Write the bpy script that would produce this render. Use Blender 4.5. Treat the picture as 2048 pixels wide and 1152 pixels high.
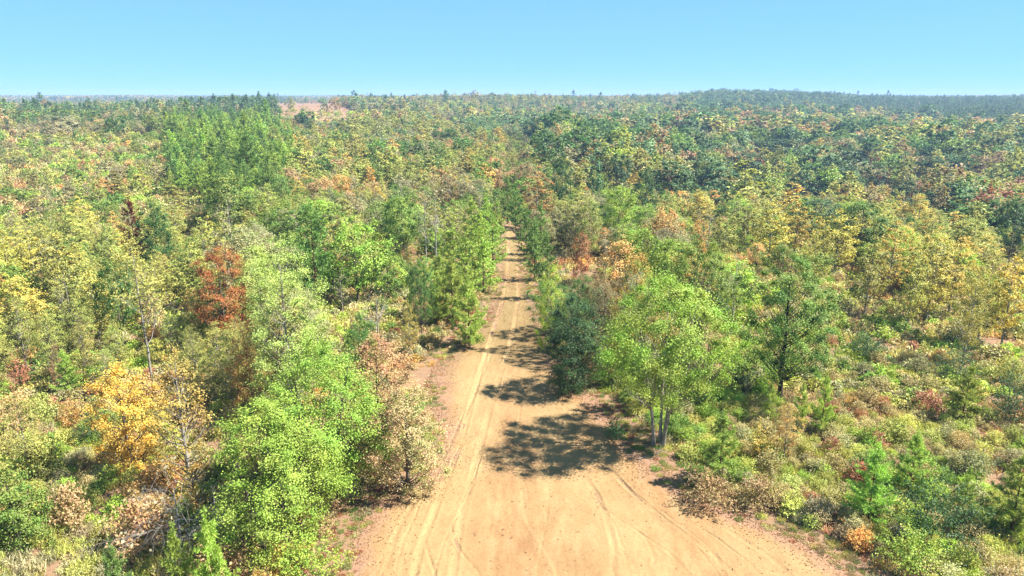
import bpy, math
import numpy as np
from mathutils import Vector

scene = bpy.context.scene
for o in list(bpy.data.objects):
    bpy.data.objects.remove(o)
COL = scene.collection
rng = np.random.default_rng(20)

# ------------------------------------------------------------------ camera
F = 1400.0                       # focal length in pixels of the 2048 px wide photograph
CAM_Z = 25.0
PITCH = math.atan((576 - 190) / F)
cam_d = bpy.data.cameras.new('camera')
cam_d.sensor_width = 36.0
cam_d.lens = F / 2048 * 36.0
cam_d.clip_start = 0.5
cam_d.clip_end = 20000
cam = bpy.data.objects.new('camera', cam_d)
cam.location = (0, 0, CAM_Z)
cam.rotation_euler = (math.pi / 2 - PITCH, 0, 0)
COL.objects.link(cam)
scene.camera = cam

# ------------------------------------------------------------------ sky, sun, exposure
SUN_EL = math.radians(50)
SUN_TO = Vector((math.cos(SUN_EL), -0.03 * math.cos(SUN_EL), math.sin(SUN_EL))).normalized()
world = bpy.data.worlds.new('World')
scene.world = world
world.use_nodes = True
nt = world.node_tree
nt.nodes.clear()
sky = nt.nodes.new('ShaderNodeTexSky')
sky.sky_type = 'NISHITA'
sky.sun_disc = False
sky.sun_elevation = SUN_EL
sky.sun_rotation = math.radians(92)
sky.altitude = 2000
sky.air_density = 0.5
sky.dust_density = 0.0
sky.ozone_density = 8.0
tint = nt.nodes.new('ShaderNodeMix')
tint.data_type = 'RGBA'
tint.blend_type = 'MULTIPLY'
tint.inputs['Factor'].default_value = 1.0
tint.inputs['B'].default_value = (0.71, 1.40, 1.85, 1)
soft = nt.nodes.new('ShaderNodeGamma')      # gamma flattens the sky's gradient from top to horizon
soft.inputs['Gamma'].default_value = 0.25
bg = nt.nodes.new('ShaderNodeBackground')
bg.inputs['Strength'].default_value = 0.10
wo = nt.nodes.new('ShaderNodeOutputWorld')
nt.links.new(sky.outputs['Color'], soft.inputs['Color'])
nt.links.new(soft.outputs['Color'], tint.inputs['A'])
nt.links.new(tint.outputs['Result'], bg.inputs['Color'])
nt.links.new(bg.outputs['Background'], wo.inputs['Surface'])

sun_d = bpy.data.lights.new('sun', 'SUN')
sun_d.energy = 4.5
sun_d.angle = math.radians(0.53)
sun_d.color = (1.0, 0.95, 0.86)
sun = bpy.data.objects.new('sun', sun_d)
sun.rotation_euler = (-SUN_TO).to_track_quat('-Z', 'Y').to_euler()
sun.location = (60, 0, 90)
COL.objects.link(sun)

scene.view_settings.view_transform = 'Standard'
scene.view_settings.look = 'None'
scene.view_settings.gamma = 1.0
scene.view_settings.exposure = 2.0
scene.view_settings.use_curve_mapping = False
scene.render.engine = 'CYCLES'
cy = scene.cycles
cy.max_bounces = 6
cy.diffuse_bounces = 3
cy.glossy_bounces = 1
cy.transmission_bounces = 4
cy.volume_bounces = 0
cy.transparent_max_bounces = 4
cy.use_denoising = True
cy.denoiser = 'OPENIMAGEDENOISE'
cy.denoising_input_passes = 'RGB_ALBEDO_NORMAL'
cy.denoising_prefilter = 'ACCURATE'
cy.caustics_reflective = False
cy.caustics_refractive = False

# ------------------------------------------------------------------ terrain function
def vnoise(x, y, seed=0):
    x = np.asarray(x, float); y = np.asarray(y, float)
    xi = np.floor(x).astype(np.int64); yi = np.floor(y).astype(np.int64)
    fx = x - xi; fy = y - yi
    fx = fx * fx * (3 - 2 * fx); fy = fy * fy * (3 - 2 * fy)
    def h(a, b):
        n = (a * 374761393 + b * 668265263 + seed * 974711) & 0x7fffffff
        n = ((n ^ (n >> 13)) * 1274126177) & 0x7fffffff
        n = n ^ (n >> 16)
        return (n & 0xffff) / 32767.5 - 1
    return (h(xi, yi) * (1 - fx) + h(xi + 1, yi) * fx) * (1 - fy) + (h(xi, yi + 1) * (1 - fx) + h(xi + 1, yi + 1) * fx) * fy

_ds = np.array([1, 60, 120, 200, 300, 420, 600, 850, 1150, 1600, 2400, 4000, 9000.])
_az = np.array([-900, 0, 300, 480, 620, 820, 1000, 1250, 1480, 1750, 2048, 2900.])
_tz = np.array([
    [0, 0, 0, 0,   2,   7,  12,  13,   8,  6, 13, 13, 13],
    [0, 0, 0, 0,   2,   7,  12,  13,   8,  6, 13, 13, 13],
    [0, 0, 0, 1,   4,   9,  13,  10,   6,  8, 14, 13, 13],
    [0, 0, 0, 1,   4,   8,  10,  11,  15, 12, 12, 13, 13],
    [0, 0, 0, -1, -2,  -3,  10,  23,  16,  9, 12, 13, 13],
    [0, 0, 0, -1,  0,   1,   4,  10,  18, 12, 12, 13, 13],
    [0, 0, 0, -2, -3,  -3,   0,   9,  24, 14, 11, 13, 13],
    [0, 0, 0, -6, -8,  -7,  -4,   3,  14, 12, 12, 13, 13],
    [0, 0, -1, -10, -18, -16, -4,  3,  12, 38, 18, 13, 13],
    [0, 0, -1, -11, -20, -16, -2,  -9,  2, 20, 15, 13, 13],
    [0, 0, -1, -12, -21, -16, -1, -10,  2, 18, 13, 13, 13],
    [0, 0, -1, -12, -21, -16, -1, -10,  2, 18, 13, 13, 13.]])
_tz = _tz - 5.0 * np.clip((_ds - 500) / 350, 0, 1)[None]
_NA, _ND = 220, 320
_ga = np.linspace(-900, 2900, _NA)
_gl = np.linspace(0, math.log(9000), _ND)
_tmp = np.array([np.interp(_gl, np.log(_ds), r) for r in _tz])
_grid = np.array([np.interp(_ga, _az, _tmp[:, j]) for j in range(_ND)]).T
for _ in range(3):
    for ax, k in ((0, 9), (1, 9)):
        pad = [(0, 0), (0, 0)]; pad[ax] = (k // 2, k // 2)
        g = np.cumsum(np.pad(np.pad(_grid, pad, 'edge'), [(1, 0) if a == ax else (0, 0) for a in (0, 1)]), axis=ax)
        _grid = (np.take(g, range(k, g.shape[ax]), ax) - np.take(g, range(0, g.shape[ax] - k), ax)) / k

def terrain(x, y):
    x = np.asarray(x, float); y = np.asarray(y, float)
    d = np.hypot(x, y)
    az = np.clip(np.arctan2(x, np.maximum(y, 1e-3)), -0.9, 0.9)
    u = 1024 + F / math.cos(PITCH) * np.tan(az)
    a = np.clip((u + 900) / 3800 * (_NA - 1), 0, _NA - 1.001)
    l = np.clip(np.log(np.maximum(d, 1.0)) / math.log(9000) * (_ND - 1), 0, _ND - 1.001)
    ai = a.astype(int); li = l.astype(int); fa = a - ai; fl = l - li
    z = (_grid[ai, li] * (1 - fa) + _grid[ai + 1, li] * fa) * (1 - fl) + (_grid[ai, li + 1] * (1 - fa) + _grid[ai + 1, li + 1] * fa) * fl
    amp = np.clip((d - 130) / 900, 0, 1)
    z = z + amp * (4.5 * vnoise(x / 210, y / 210, 3) + 1.6 * vnoise(x / 70, y / 70, 4))
    z = z + 0.10 * vnoise(x / 6, y / 6, 5) * np.clip(d / 30, 0, 1)
    return z

def ray(u, v):
    a = (u - 1024) / F; b = (576 - v) / F
    cp, sp = math.cos(PITCH), math.sin(PITCH)
    return np.array([a, cp + b * sp, -sp + b * cp])

def hit(u, v, h=0.0, dmin=8):
    """first point along the pixel's ray that is h metres above the ground"""
    r = ray(u, v); r = r / np.linalg.norm(r)
    t = np.geomspace(dmin, 9000, 5000)
    P = r[None] * t[:, None]
    gap = CAM_Z + P[:, 2] - terrain(P[:, 0], P[:, 1]) - h
    k = np.argmax(gap < 0) if (gap < 0).any() else len(t) - 1
    return P[k, 0], P[k, 1]

def proj(x, y, z):
    cp, sp = math.cos(PITCH), math.sin(PITCH)
    dz = z - CAM_Z
    dep = y * cp - dz * sp
    up = y * sp + dz * cp
    dep = np.where(np.abs(dep) < 1e-3, 1e-3, dep)
    return 1024 + F * x / dep, 576 - F * up / dep, dep

# ------------------------------------------------------------------ materials
def lin(c):
    c = np.asarray(c, float) / 255
    return np.where(c <= 0.04045, c / 12.92, ((c + 0.055) / 1.055) ** 2.4)

def new_mat(name):
    m = bpy.data.materials.new(name)
    m.use_nodes = True
    n = m.node_tree
    n.nodes.clear()
    return m, n

def N(n, t, **kw):
    x = n.nodes.new(t)
    for k, v in kw.items():
        setattr(x, k, v)
    return x

def foliage_mat(name, transl=0.34, rough=0.55, spec=0.2):
    m, n = new_mat(name); L = n.links.new
    t1 = N(n, 'ShaderNodeAttribute', attribute_type='INSTANCER', attribute_name='tint')
    t2 = N(n, 'ShaderNodeAttribute', attribute_type='INSTANCER', attribute_name='tint2')
    lv = N(n, 'ShaderNodeAttribute', attribute_type='GEOMETRY', attribute_name='leafvar')
    sp = N(n, 'ShaderNodeSeparateXYZ'); L(lv.outputs['Vector'], sp.inputs[0])
    mx = N(n, 'ShaderNodeMix', data_type='RGBA'); L(sp.outputs['Y'], mx.inputs['Factor'])
    L(t1.outputs['Color'], mx.inputs['A']); L(t2.outputs['Color'], mx.inputs['B'])
    mr = N(n, 'ShaderNodeMapRange'); L(sp.outputs['X'], mr.inputs['Value'])
    mr.inputs['To Min'].default_value = 0.62; mr.inputs['To Max'].default_value = 1.38
    sc = N(n, 'ShaderNodeVectorMath', operation='SCALE'); L(mx.outputs['Result'], sc.inputs[0]); L(mr.outputs['Result'], sc.inputs['Scale'])
    p = N(n, 'ShaderNodeBsdfPrincipled'); L(sc.outputs[0], p.inputs['Base Color'])
    p.inputs['Roughness'].default_value = rough
    p.inputs['Specular IOR Level'].default_value = spec
    tr = N(n, 'ShaderNodeBsdfTranslucent')
    tm = N(n, 'ShaderNodeMix', data_type='RGBA', blend_type='MULTIPLY'); tm.inputs['Factor'].default_value = 1
    L(sc.outputs[0], tm.inputs['A']); tm.inputs['B'].default_value = (1.12, 1.06, 0.66, 1)
    L(tm.outputs['Result'], tr.inputs['Color'])
    ms = N(n, 'ShaderNodeMixShader'); ms.inputs[0].default_value = transl
    L(p.outputs[0], ms.inputs[1]); L(tr.outputs[0], ms.inputs[2])
    o = N(n, 'ShaderNodeOutputMaterial'); L(ms.outputs[0], o.inputs['Surface'])
    return m

def bark_mat(name, c1, c2, scale=6):
    m, n = new_mat(name); L = n.links.new
    tc = N(n, 'ShaderNodeTexCoord')
    mp = N(n, 'ShaderNodeMapping'); mp.inputs['Scale'].default_value = (scale, scale, scale * 0.3); L(tc.outputs['Object'], mp.inputs[0])
    ns = N(n, 'ShaderNodeTexNoise'); ns.inputs['Scale'].default_value = 1.0; ns.inputs['Detail'].default_value = 5; L(mp.outputs[0], ns.inputs['Vector'])
    cr = N(n, 'ShaderNodeValToRGB'); L(ns.outputs['Fac'], cr.inputs[0])
    cr.color_ramp.elements[0].position = 0.35; cr.color_ramp.elements[0].color = (*lin(c1) * .5, 1)
    cr.color_ramp.elements[1].position = 0.65; cr.color_ramp.elements[1].color = (*lin(c2) * .5, 1)
    p = N(n, 'ShaderNodeBsdfPrincipled'); p.inputs['Roughness'].default_value = 0.9; p.inputs['Specular IOR Level'].default_value = 0.15
    L(cr.outputs[0], p.inputs['Base Color'])
    bp = N(n, 'ShaderNodeBump'); bp.inputs['Strength'].default_value = 0.5; bp.inputs['Distance'].default_value = 0.03
    L(ns.outputs['Fac'], bp.inputs['Height']); L(bp.outputs[0], p.inputs['Normal'])
    o = N(n, 'ShaderNodeOutputMaterial'); L(p.outputs[0], o.inputs['Surface'])
    return m

M_LEAF = foliage_mat('autumn_foliage', transl=.3)
M_NEEDLE = foliage_mat('pine_needles', transl=0.3, rough=0.6, spec=0.18)
M_BARK_PALE = bark_mat('pale_bark', (150, 140, 125), (205, 198, 185))
M_BARK_GREY = bark_mat('grey_bark', (95, 85, 75), (150, 138, 122))
M_BARK_DARK = bark_mat('dark_bark', (62, 52, 45), (105, 92, 80))
M_BARK_PINE = bark_mat('pine_bark', (85, 60, 45), (130, 95, 72))
M_TWIG = bark_mat('weathered_twigs', (170, 164, 156), (218, 212, 204))

def ramp(n, src, stops):
    cr = N(n, 'ShaderNodeValToRGB'); n.links.new(src, cr.inputs[0])
    e = cr.color_ramp.elements
    while len(e) < len(stops):
        e.new(0.5)
    for k, (p, c) in enumerate(stops):
        e[k].position = p; e[k].color = (*lin(c), 1)
    return cr

def noise(n, co, scale, detail=6, rough=0.6):
    x = N(n, 'ShaderNodeTexNoise'); x.inputs['Scale'].default_value = scale
    x.inputs['Detail'].default_value = detail; x.inputs['Roughness'].default_value = rough
    n.links.new(co, x.inputs['Vector'])
    return x

SAND_GAIN = 0.375
def ground_mat():
    m, n = new_mat('leaf_litter_ground'); L = n.links.new
    g = N(n, 'ShaderNodeNewGeometry'); co = g.outputs['Position']
    a = noise(n, co, 0.12, 5); b = noise(n, co, 1.4, 8, 0.7); c = noise(n, co, 14, 6, 0.75)
    ra = ramp(n, a.outputs['Fac'], [(0.3, (184, 144, 112)), (0.5, (202, 160, 128)), (0.7, (186, 156, 112))])
    rb = ramp(n, b.outputs['Fac'], [(0.32, (150, 114, 88)), (0.5, (200, 158, 126)), (0.68, (222, 180, 144))])
    rc = ramp(n, c.outputs['Fac'], [(0.3, (110, 84, 64)), (0.5, (186, 150, 118)), (0.72, (224, 192, 154))])
    m1 = N(n, 'ShaderNodeMix', data_type='RGBA'); m1.inputs['Factor'].default_value = 0.5
    L(ra.outputs[0], m1.inputs['A']); L(rb.outputs[0], m1.inputs['B'])
    m2 = N(n, 'ShaderNodeMix', data_type='RGBA'); m2.inputs['Factor'].default_value = 0.45
    L(m1.outputs['Result'], m2.inputs['A']); L(rc.outputs[0], m2.inputs['B'])
    p = N(n, 'ShaderNodeBsdfPrincipled'); p.inputs['Roughness'].default_value = 0.95; p.inputs['Specular IOR Level'].default_value = 0.1
    gs = N(n, 'ShaderNodeVectorMath', operation='SCALE'); L(m2.outputs['Result'], gs.inputs[0]); gs.inputs['Scale'].default_value = SAND_GAIN * 1.1
    L(gs.outputs[0], p.inputs['Base Color'])
    bp = N(n, 'ShaderNodeBump'); bp.inputs['Strength'].default_value = 0.8; bp.inputs['Distance'].default_value = 0.08
    L(c.outputs['Fac'], bp.inputs['Height']); L(bp.outputs[0], p.inputs['Normal'])
    o = N(n, 'ShaderNodeOutputMaterial'); L(p.outputs[0], o.inputs['Surface'])
    return m

SAND_GAIN = 0.375      # photograph colours of the sunlit sand brought down to its albedo
def road_mat():
    m, n = new_mat('sandy_clay_track'); L = n.links.new
    g = N(n, 'ShaderNodeNewGeometry'); co = g.outputs['Position']
    at = N(n, 'ShaderNodeAttribute', attribute_type='GEOMETRY', attribute_name='track')
    sp = N(n, 'ShaderNodeSeparateXYZ'); L(at.outputs['Vector'], sp.inputs[0])       # x wear, y edge, z grass
    mp = N(n, 'ShaderNodeMapping'); mp.inputs['Scale'].default_value = (1.0, 0.32, 1); L(co, mp.inputs[0])
    a = noise(n, co, 0.16, 5); b = noise(n, mp.outputs[0], 1.1, 7, 0.65); c = noise(n, co, 6, 8, 0.85); d = noise(n, co, 20, 3, 0.7)
    base = ramp(n, a.outputs['Fac'], [(0.3, (204, 154, 108)), (0.5, (214, 170, 118)), (0.7, (222, 184, 130))])
    var = ramp(n, b.outputs['Fac'], [(0.3, (180, 124, 88)), (0.5, (214, 170, 122)), (0.7, (238, 204, 152))])
    m1 = N(n, 'ShaderNodeMix', data_type='RGBA'); m1.inputs['Factor'].default_value = 0.5
    L(base.outputs[0], m1.inputs['A']); L(var.outputs[0], m1.inputs['B'])
    wear = N(n, 'ShaderNodeMix', data_type='RGBA'); L(sp.outputs['X'], wear.inputs['Factor'])
    L(m1.outputs['Result'], wear.inputs['A']); wear.inputs['B'].default_value = (*lin((236, 204, 146)), 1)
    # leaf litter and clay creeping in from the sides
    ef = N(n, 'ShaderNodeMath', operation='ADD'); L(sp.outputs['Y'], ef.inputs[0])
    sb = N(n, 'ShaderNodeMath', operation='MULTIPLY_ADD'); L(b.outputs['Fac'], sb.inputs[0]); sb.inputs[1].default_value = 1.3; sb.inputs[2].default_value = -0.65
    L(sb.outputs[0], ef.inputs[1])
    er = N(n, 'ShaderNodeMapRange'); L(ef.outputs[0], er.inputs['Value']); er.inputs['From Min'].default_value = 0.25; er.inputs['From Max'].default_value = 0.85
    lit = ramp(n, c.outputs['Fac'], [(0.3, (158, 118, 94)), (0.5, (206, 162, 132)), (0.7, (226, 186, 152))])
    em = N(n, 'ShaderNodeMix', data_type='RGBA'); L(er.outputs['Result'], em.inputs['Factor'])
    L(wear.outputs['Result'], em.inputs['A']); L(lit.outputs[0], em.inputs['B'])
    # sparse green film where nothing drives
    gm = N(n, 'ShaderNodeMix', data_type='RGBA')
    gf = N(n, 'ShaderNodeMath', operation='MULTIPLY'); L(sp.outputs['Z'], gf.inputs[0]); L(c.outputs['Fac'], gf.inputs[1])
    L(gf.outputs[0], gm.inputs['Factor']); L(em.outputs['Result'], gm.inputs['A']); gm.inputs['B'].default_value = (*lin((140, 138, 84)), 1)
    # grit
    gr = N(n, 'ShaderNodeMapRange'); L(c.outputs['Fac'], gr.inputs['Value']); gr.inputs['From Min'].default_value = 0.25; gr.inputs['From Max'].default_value = 0.75
    gr.inputs['To Min'].default_value = 0.66; gr.inputs['To Max'].default_value = 1.28
    g2 = N(n, 'ShaderNodeMapRange'); L(d.outputs['Fac'], g2.inputs['Value']); g2.inputs['From Min'].default_value = 0.3; g2.inputs['From Max'].default_value = 0.42
    g2.inputs['To Min'].default_value = 0.5; g2.inputs['To Max'].default_value = 1.0
    gx = N(n, 'ShaderNodeMath', operation='MULTIPLY'); L(gr.outputs['Result'], gx.inputs[0]); L(g2.outputs['Result'], gx.inputs[1])
    gy = N(n, 'ShaderNodeMath', operation='MULTIPLY'); L(gx.outputs[0], gy.inputs[0]); gy.inputs[1].default_value = SAND_GAIN
    fs = N(n, 'ShaderNodeVectorMath', operation='SCALE'); L(gm.outputs['Result'], fs.inputs[0]); L(gy.outputs[0], fs.inputs['Scale'])
    p = N(n, 'ShaderNodeBsdfPrincipled'); p.inputs['Roughness'].default_value = 0.95; p.inputs['Specular IOR Level'].default_value = 0.08
    L(fs.outputs[0], p.inputs['Base Color'])
    bp = N(n, 'ShaderNodeBump'); bp.inputs['Strength'].default_value = 0.7; bp.inputs['Distance'].default_value = 0.05
    L(c.outputs['Fac'], bp.inputs['Height']); L(bp.outputs[0], p.inputs['Normal'])
    o = N(n, 'ShaderNodeOutputMaterial'); L(p.outputs[0], o.inputs['Surface'])
    return m

M_GROUND = ground_mat()
M_ROAD = road_mat()

# ------------------------------------------------------------------ mesh helpers
def mesh_from(name, V, Q, mats, mi=None, attr=None, smooth=False, T=None):
    """quads Q (n,4) and triangles T (m,3)"""
    V = np.asarray(V, np.float32); Q = np.asarray(Q, np.int32).reshape(-1, 4)
    T = np.zeros((0, 3), np.int32) if T is None else np.asarray(T, np.int32)
    me = bpy.data.meshes.new(name)
    me.vertices.add(len(V)); me.vertices.foreach_set('co', V.ravel())
    nl = Q.size + T.size; nf = len(Q) + len(T)
    me.loops.add(nl); me.loops.foreach_set('vertex_index', np.concatenate([Q.ravel(), T.ravel()]).astype(np.int32))
    me.polygons.add(nf)
    ls = np.concatenate([np.arange(len(Q)) * 4, Q.size + np.arange(len(T)) * 3]).astype(np.int32)
    me.polygons.foreach_set('loop_start', ls)
    for m in mats:
        me.materials.append(m)
    if mi is not None:
        me.polygons.foreach_set('material_index', np.asarray(mi, np.int32))
    if smooth:
        me.polygons.foreach_set('use_smooth', np.ones(nf, bool))
    if attr:
        for k, (dom, val) in attr.items():
            a = me.attributes.new(k, 'FLOAT_VECTOR', dom)
            a.data.foreach_set('vector', np.asarray(val, np.float32).ravel())
    me.update()
    me.validate()
    return me

def tag(o, label, cat, group=None, kind=None):
    if label: o['label'] = label
    if cat: o['category'] = cat
    if group: o['group'] = group
    if kind: o['kind'] = kind
    return o

def link(name, me, parent=None):
    o = bpy.data.objects.new(name, me)
    COL.objects.link(o)
    if parent: o.parent = parent
    return o

def unit(v):
    return v / np.maximum(np.linalg.norm(v, axis=-1, keepdims=True), 1e-9)

def tubes(paths, sides=5):
    """paths: list of (points (n,3), radii (n)); returns V, Q"""
    VV, QQ, o = [], [], 0
    ang = np.linspace(0, 2 * math.pi, sides, endpoint=False)
    for P, R in paths:
        P = np.asarray(P, float); R = np.asarray(R, float)
        t = unit(np.gradient(P, axis=0))
        ref = np.where(np.abs(t[:, 2:3]) > 0.9, np.array([[1., 0, 0]]), np.array([[0, 0, 1.]]))
        a = unit(np.cross(t, ref)); b = np.cross(t, a)
        ring = P[:, None] + R[:, None, None] * (np.cos(ang)[None, :, None] * a[:, None] + np.sin(ang)[None, :, None] * b[:, None])
        n = len(P); VV.append(ring.reshape(-1, 3))
        i = np.arange(n - 1)[:, None] * sides; k = np.arange(sides)[None]; k2 = (k + 1) % sides
        QQ.append(np.stack([o + i + k, o + i + k2, o + i + sides + k2, o + i + sides + k], -1).reshape(-1, 4))
        o += n * sides
    if not VV:
        return np.zeros((0, 3)), np.zeros((0, 4), int)
    return np.concatenate(VV), np.concatenate(QQ)

def leaves(C, L, W, nrm_bias, r):
    """diamond leaves at centres C, half length L, half width W; slightly folded"""
    n = len(C)
    nn = unit(r.normal(size=(n, 3)) + nrm_bias)
    u = unit(np.cross(nn, r.normal(size=(n, 3))))
    v = np.cross(nn, u)
    L = (L * r.uniform(0.7, 1.3, n))[:, None]; W = (W * r.uniform(0.7, 1.3, n))[:, None]
    f = nn * (W * 0.35)
    V = np.stack([C + u * L, C + v * W + f, C - u * L, C - v * W + f], 1).reshape(-1, 3)
    Q = np.arange(4 * n).reshape(-1, 4)
    return V, Q

# ------------------------------------------------------------------ tree builders: return (trunk V,Q), (crown V,Q,leafvar)
def env(shape, t):
    t = np.clip(t, 0, 1)
    if shape == 'round':
        return np.clip(1 - np.abs(2 * t - 0.85) ** 2.4 / 1.35, 0, 1) ** 0.6
    if shape == 'ovate':
        return np.sin(math.pi * np.clip(t, 0, 1) ** 0.75) ** 0.75 * 0.95 + 0.05
    if shape == 'dome':
        return np.clip(1 - t ** 2.2, 0, 1) ** 0.6
    if shape == 'spire':
        return (1 - t) ** 0.7 * np.clip(t * 6 + 0.35, 0, 1)
    return 1 - t

def clump_centres(r, n, H, R, cb, shape, inner=0.45, lobes=True):
    best = []
    ph = r.uniform(0, 6.28, 4)
    for _ in range(n):
        c = []
        for k in range(6):
            t = r.uniform(0.0, 1.0); a = r.uniform(0, 2 * math.pi)
            e = env(shape, np.array(t)) * (1 + (0.2 * math.sin(3 * a + ph[0] + 4 * t) + 0.18 * math.sin(2 * a + ph[1] - 5 * t) + 0.14 * math.sin(5 * a + ph[2] + 9 * t) if lobes else 0))
            rad = R * e * math.sqrt(r.uniform(inner ** 2, 1))
            c.append((rad * math.cos(a), rad * math.sin(a), cb + (H - cb) * t * 0.97))
        c = np.array(c)
        if best:
            B = np.array(best)
            dd = np.min(np.linalg.norm(c[:, None] - B[None], axis=2), axis=1)
            best.append(c[np.argmax(dd)])
        else:
            best.append(c[0])
    return np.array(best)

def broadleaf(seed, H=10., W=7., cb=0.25, shape='round', ncl=70, npc=60, L=0.13, clr=0.85, stems=1, limb_sides=4, trunk_r=0.14, inner=0.45, flat=0.65, limbs=40, sparse_top=0):
    r = np.random.default_rng(seed)
    R = W / 2
    cbz = cb * H
    C = clump_centres(r, ncl, H - clr * 0.5, R - clr * 0.4, cbz + clr * 0.3, shape, inner)
    paths = []
    sx = []
    for s in range(stems):
        a = 6.28 * s / max(stems, 1) + r.uniform(0, 1)
        b0 = np.array([math.cos(a), math.sin(a), 0]) * (0.3 + 0.2 * r.random()) * (stems > 1)
        lean = np.array([math.cos(a), math.sin(a), 0]) * (R * 0.48 if stems > 1 else R * 0.06)
        ts = np.linspace(0, 1, 9)
        wob = np.cumsum(r.normal(0, 0.03 * H / 9, (9, 2)), 0)
        P = b0 + lean * ts[:, None] ** 1.3
        P = np.column_stack([P[:, 0] + wob[:, 0] * ts, P[:, 1] + wob[:, 1] * ts, -0.25 + ts * (H * 0.86 + 0.25)])
        rr = trunk_r * (1 if stems == 1 else 0.72) * ((1 - ts) ** 0.8 + 0.07); rr[0] *= 1.45
        paths.append((P, rr)); sx.append(P)
    main = list(paths)
    sel = r.permutation(ncl)[:limbs]
    br = []
    for k in sel:
        c = C[k]
        P = min(sx, key=lambda p: np.min(np.linalg.norm(p[:, :2] - c[None, :2], axis=1)))
        z0 = c[2] - 1.0 * np.hypot(c[0], c[1]) - 0.3
        z0 = np.clip(z0, cbz * 0.75, H * 0.8)
        b = np.array([np.interp(z0, P[:, 2], P[:, 0]), np.interp(z0, P[:, 2], P[:, 1]), z0])
        mid = (b + c) / 2 + np.array([0, 0, -0.1 * np.hypot(*(c - b)[:2])]) + r.normal(0, 0.08, 3)
        r0 = trunk_r * 0.3 * (1 - z0 / H) + 0.01
        br.append((np.array([b, mid, c]), np.array([r0, r0 * 0.6, 0.01])))
    tv, tq = tubes(main, 7)
    bv, bq = tubes(br, limb_sides)
    tq = np.concatenate([tq, bq + len(tv)]); tv = np.concatenate([tv, bv])
    # leaves
    cs = clr * r.uniform(0.65, 1.25, ncl)
    k = np.repeat(np.arange(ncl), npc)
    n = len(k)
    dirs = unit(r.normal(size=(n, 3)) + np.array([0, 0, 0.25]))
    rad = cs[k] * np.minimum(np.abs(r.normal(0, .62, n)) + .08, 1.9)
    tilt = r.normal(0, .35, (ncl, 2))
    P = C[k] + dirs * rad[:, None] * np.array([1, 1, flat])
    P[:, 2] += ((P - C[k])[:, :2] * tilt[k]).sum(1)
    out = unit(P - np.array([0, 0, cbz + (H - cbz) * 0.35]))
    V, Q = leaves(P, L, L * 0.68, out * 1.25 + np.array([0, 0, 0.7]), r)
    mixv = r.beta(0.8, 0.8, ncl)[k] * 0.75 + r.uniform(0, 0.25, n)
    var = np.clip(0.5 + r.normal(0, 0.15, ncl)[k] + r.normal(0, 0.2, n), 0, 1)
    hv = (P[:, 2] - cbz) / (H - cbz)
    return (tv, tq), (V, Q, np.column_stack([var, mixv, hv]))

def pine(seed, H=6., W=3.4, cb=0.08, whorls=11, per=6, tufts=7, blades=14, bl=0.26, bw=0.022, taper=0.85, up=0.35, topk=1.0):
    r = np.random.default_rng(seed)
    ts = np.linspace(0, 1, 8)
    wob = np.cumsum(r.normal(0, 0.012 * H / 8, (8, 2)), 0)
    TP = np.column_stack([wob[:, 0], wob[:, 1], -0.2 + ts * (H + 0.1)])
    tr = 0.012 * H * ((1 - ts) ** 0.9 + 0.06)
    paths = [(TP, tr)]
    cent, dirs, cid = [], [], []
    nb = 0
    for w in range(whorls):
        t = (w + r.uniform(0, 0.7)) / whorls
        z = H * (cb + (0.97 - cb) * t)
        prof = W / 2 * ((1 - t) ** taper * min(1, 0.55 + t * 3) + 0.05)
        for k in range(max(3, int(per * (1 - 0.3 * t) + r.uniform(-0.5, 0.9)))):
            a = r.uniform(0, 2 * math.pi)
            ln = prof * r.uniform(0.6, 1.15)
            rise = up + 0.5 * t + r.normal(0, 0.12)
            b = np.array([np.interp(z, TP[:, 2], TP[:, 0]), np.interp(z, TP[:, 2], TP[:, 1]), z])
            d = np.array([math.cos(a), math.sin(a), rise])
            tip = b + d * ln; mid = b + d * ln * 0.5 + np.array([0, 0, -0.08 * ln])
            paths.append((np.array([b, mid, tip]), np.array([0.004 * H * (1 - t) + 0.008, 0.01, 0.005])))
            nt_ = max(2, int(round(tufts * ln / (W / 2) + 1)))
            for s in np.linspace(0.3, 1.0, nt_):
                p = b + d * ln * s + np.array([0, 0, -0.08 * ln * 4 * s * (1 - s)]) + r.normal(0, 0.05 * W / 3.4, 3)
                dd = unit(np.array([math.cos(a), math.sin(a), 0.55 + 0.6 * t]) + r.normal(0, 0.45, 3))
                cent.append(p); dirs.append(dd); cid.append(nb)
            nb += 1
    for s in np.linspace(0.86, 1.03, 5):
        cent.append(np.array([TP[-1, 0], TP[-1, 1], H * s])); dirs.append(np.array([0, 0, 1.])); cid.append(nb)
    nb += 1
    cent = np.array(cent); dirs = np.array(dirs); cid = np.array(cid)
    n = len(cent)
    k = np.repeat(np.arange(n), blades)
    d = unit(dirs[k] * 0.75 + unit(r.normal(size=(len(k), 3))) * 1.0)
    ln = bl * r.uniform(0.7, 1.2, len(k))[:, None]
    side = unit(np.cross(d, r.normal(size=d.shape)))
    w = bw * r.uniform(0.8, 1.2, len(k))[:, None]
    C0 = cent[k]
    V = np.stack([C0, C0 + d * ln * 0.55 + side * w, C0 + d * ln, C0 + d * ln * 0.55 - side * w], 1).reshape(-1, 3)
    Q = np.arange(4 * len(k)).reshape(-1, 4)
    mixv = r.uniform(0, 1, nb)[cid][k] * 0.7 + r.uniform(0, 0.3, len(k))
    var = np.clip(0.5 + r.normal(0, 0.09, nb)[cid][k] + r.normal(0, 0.13, len(k)), 0, 1)
    tv, tq = tubes(paths, 5)
    return (tv, tq), (V, Q, np.column_stack([var, mixv, C0[:, 2] / H]))

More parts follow.
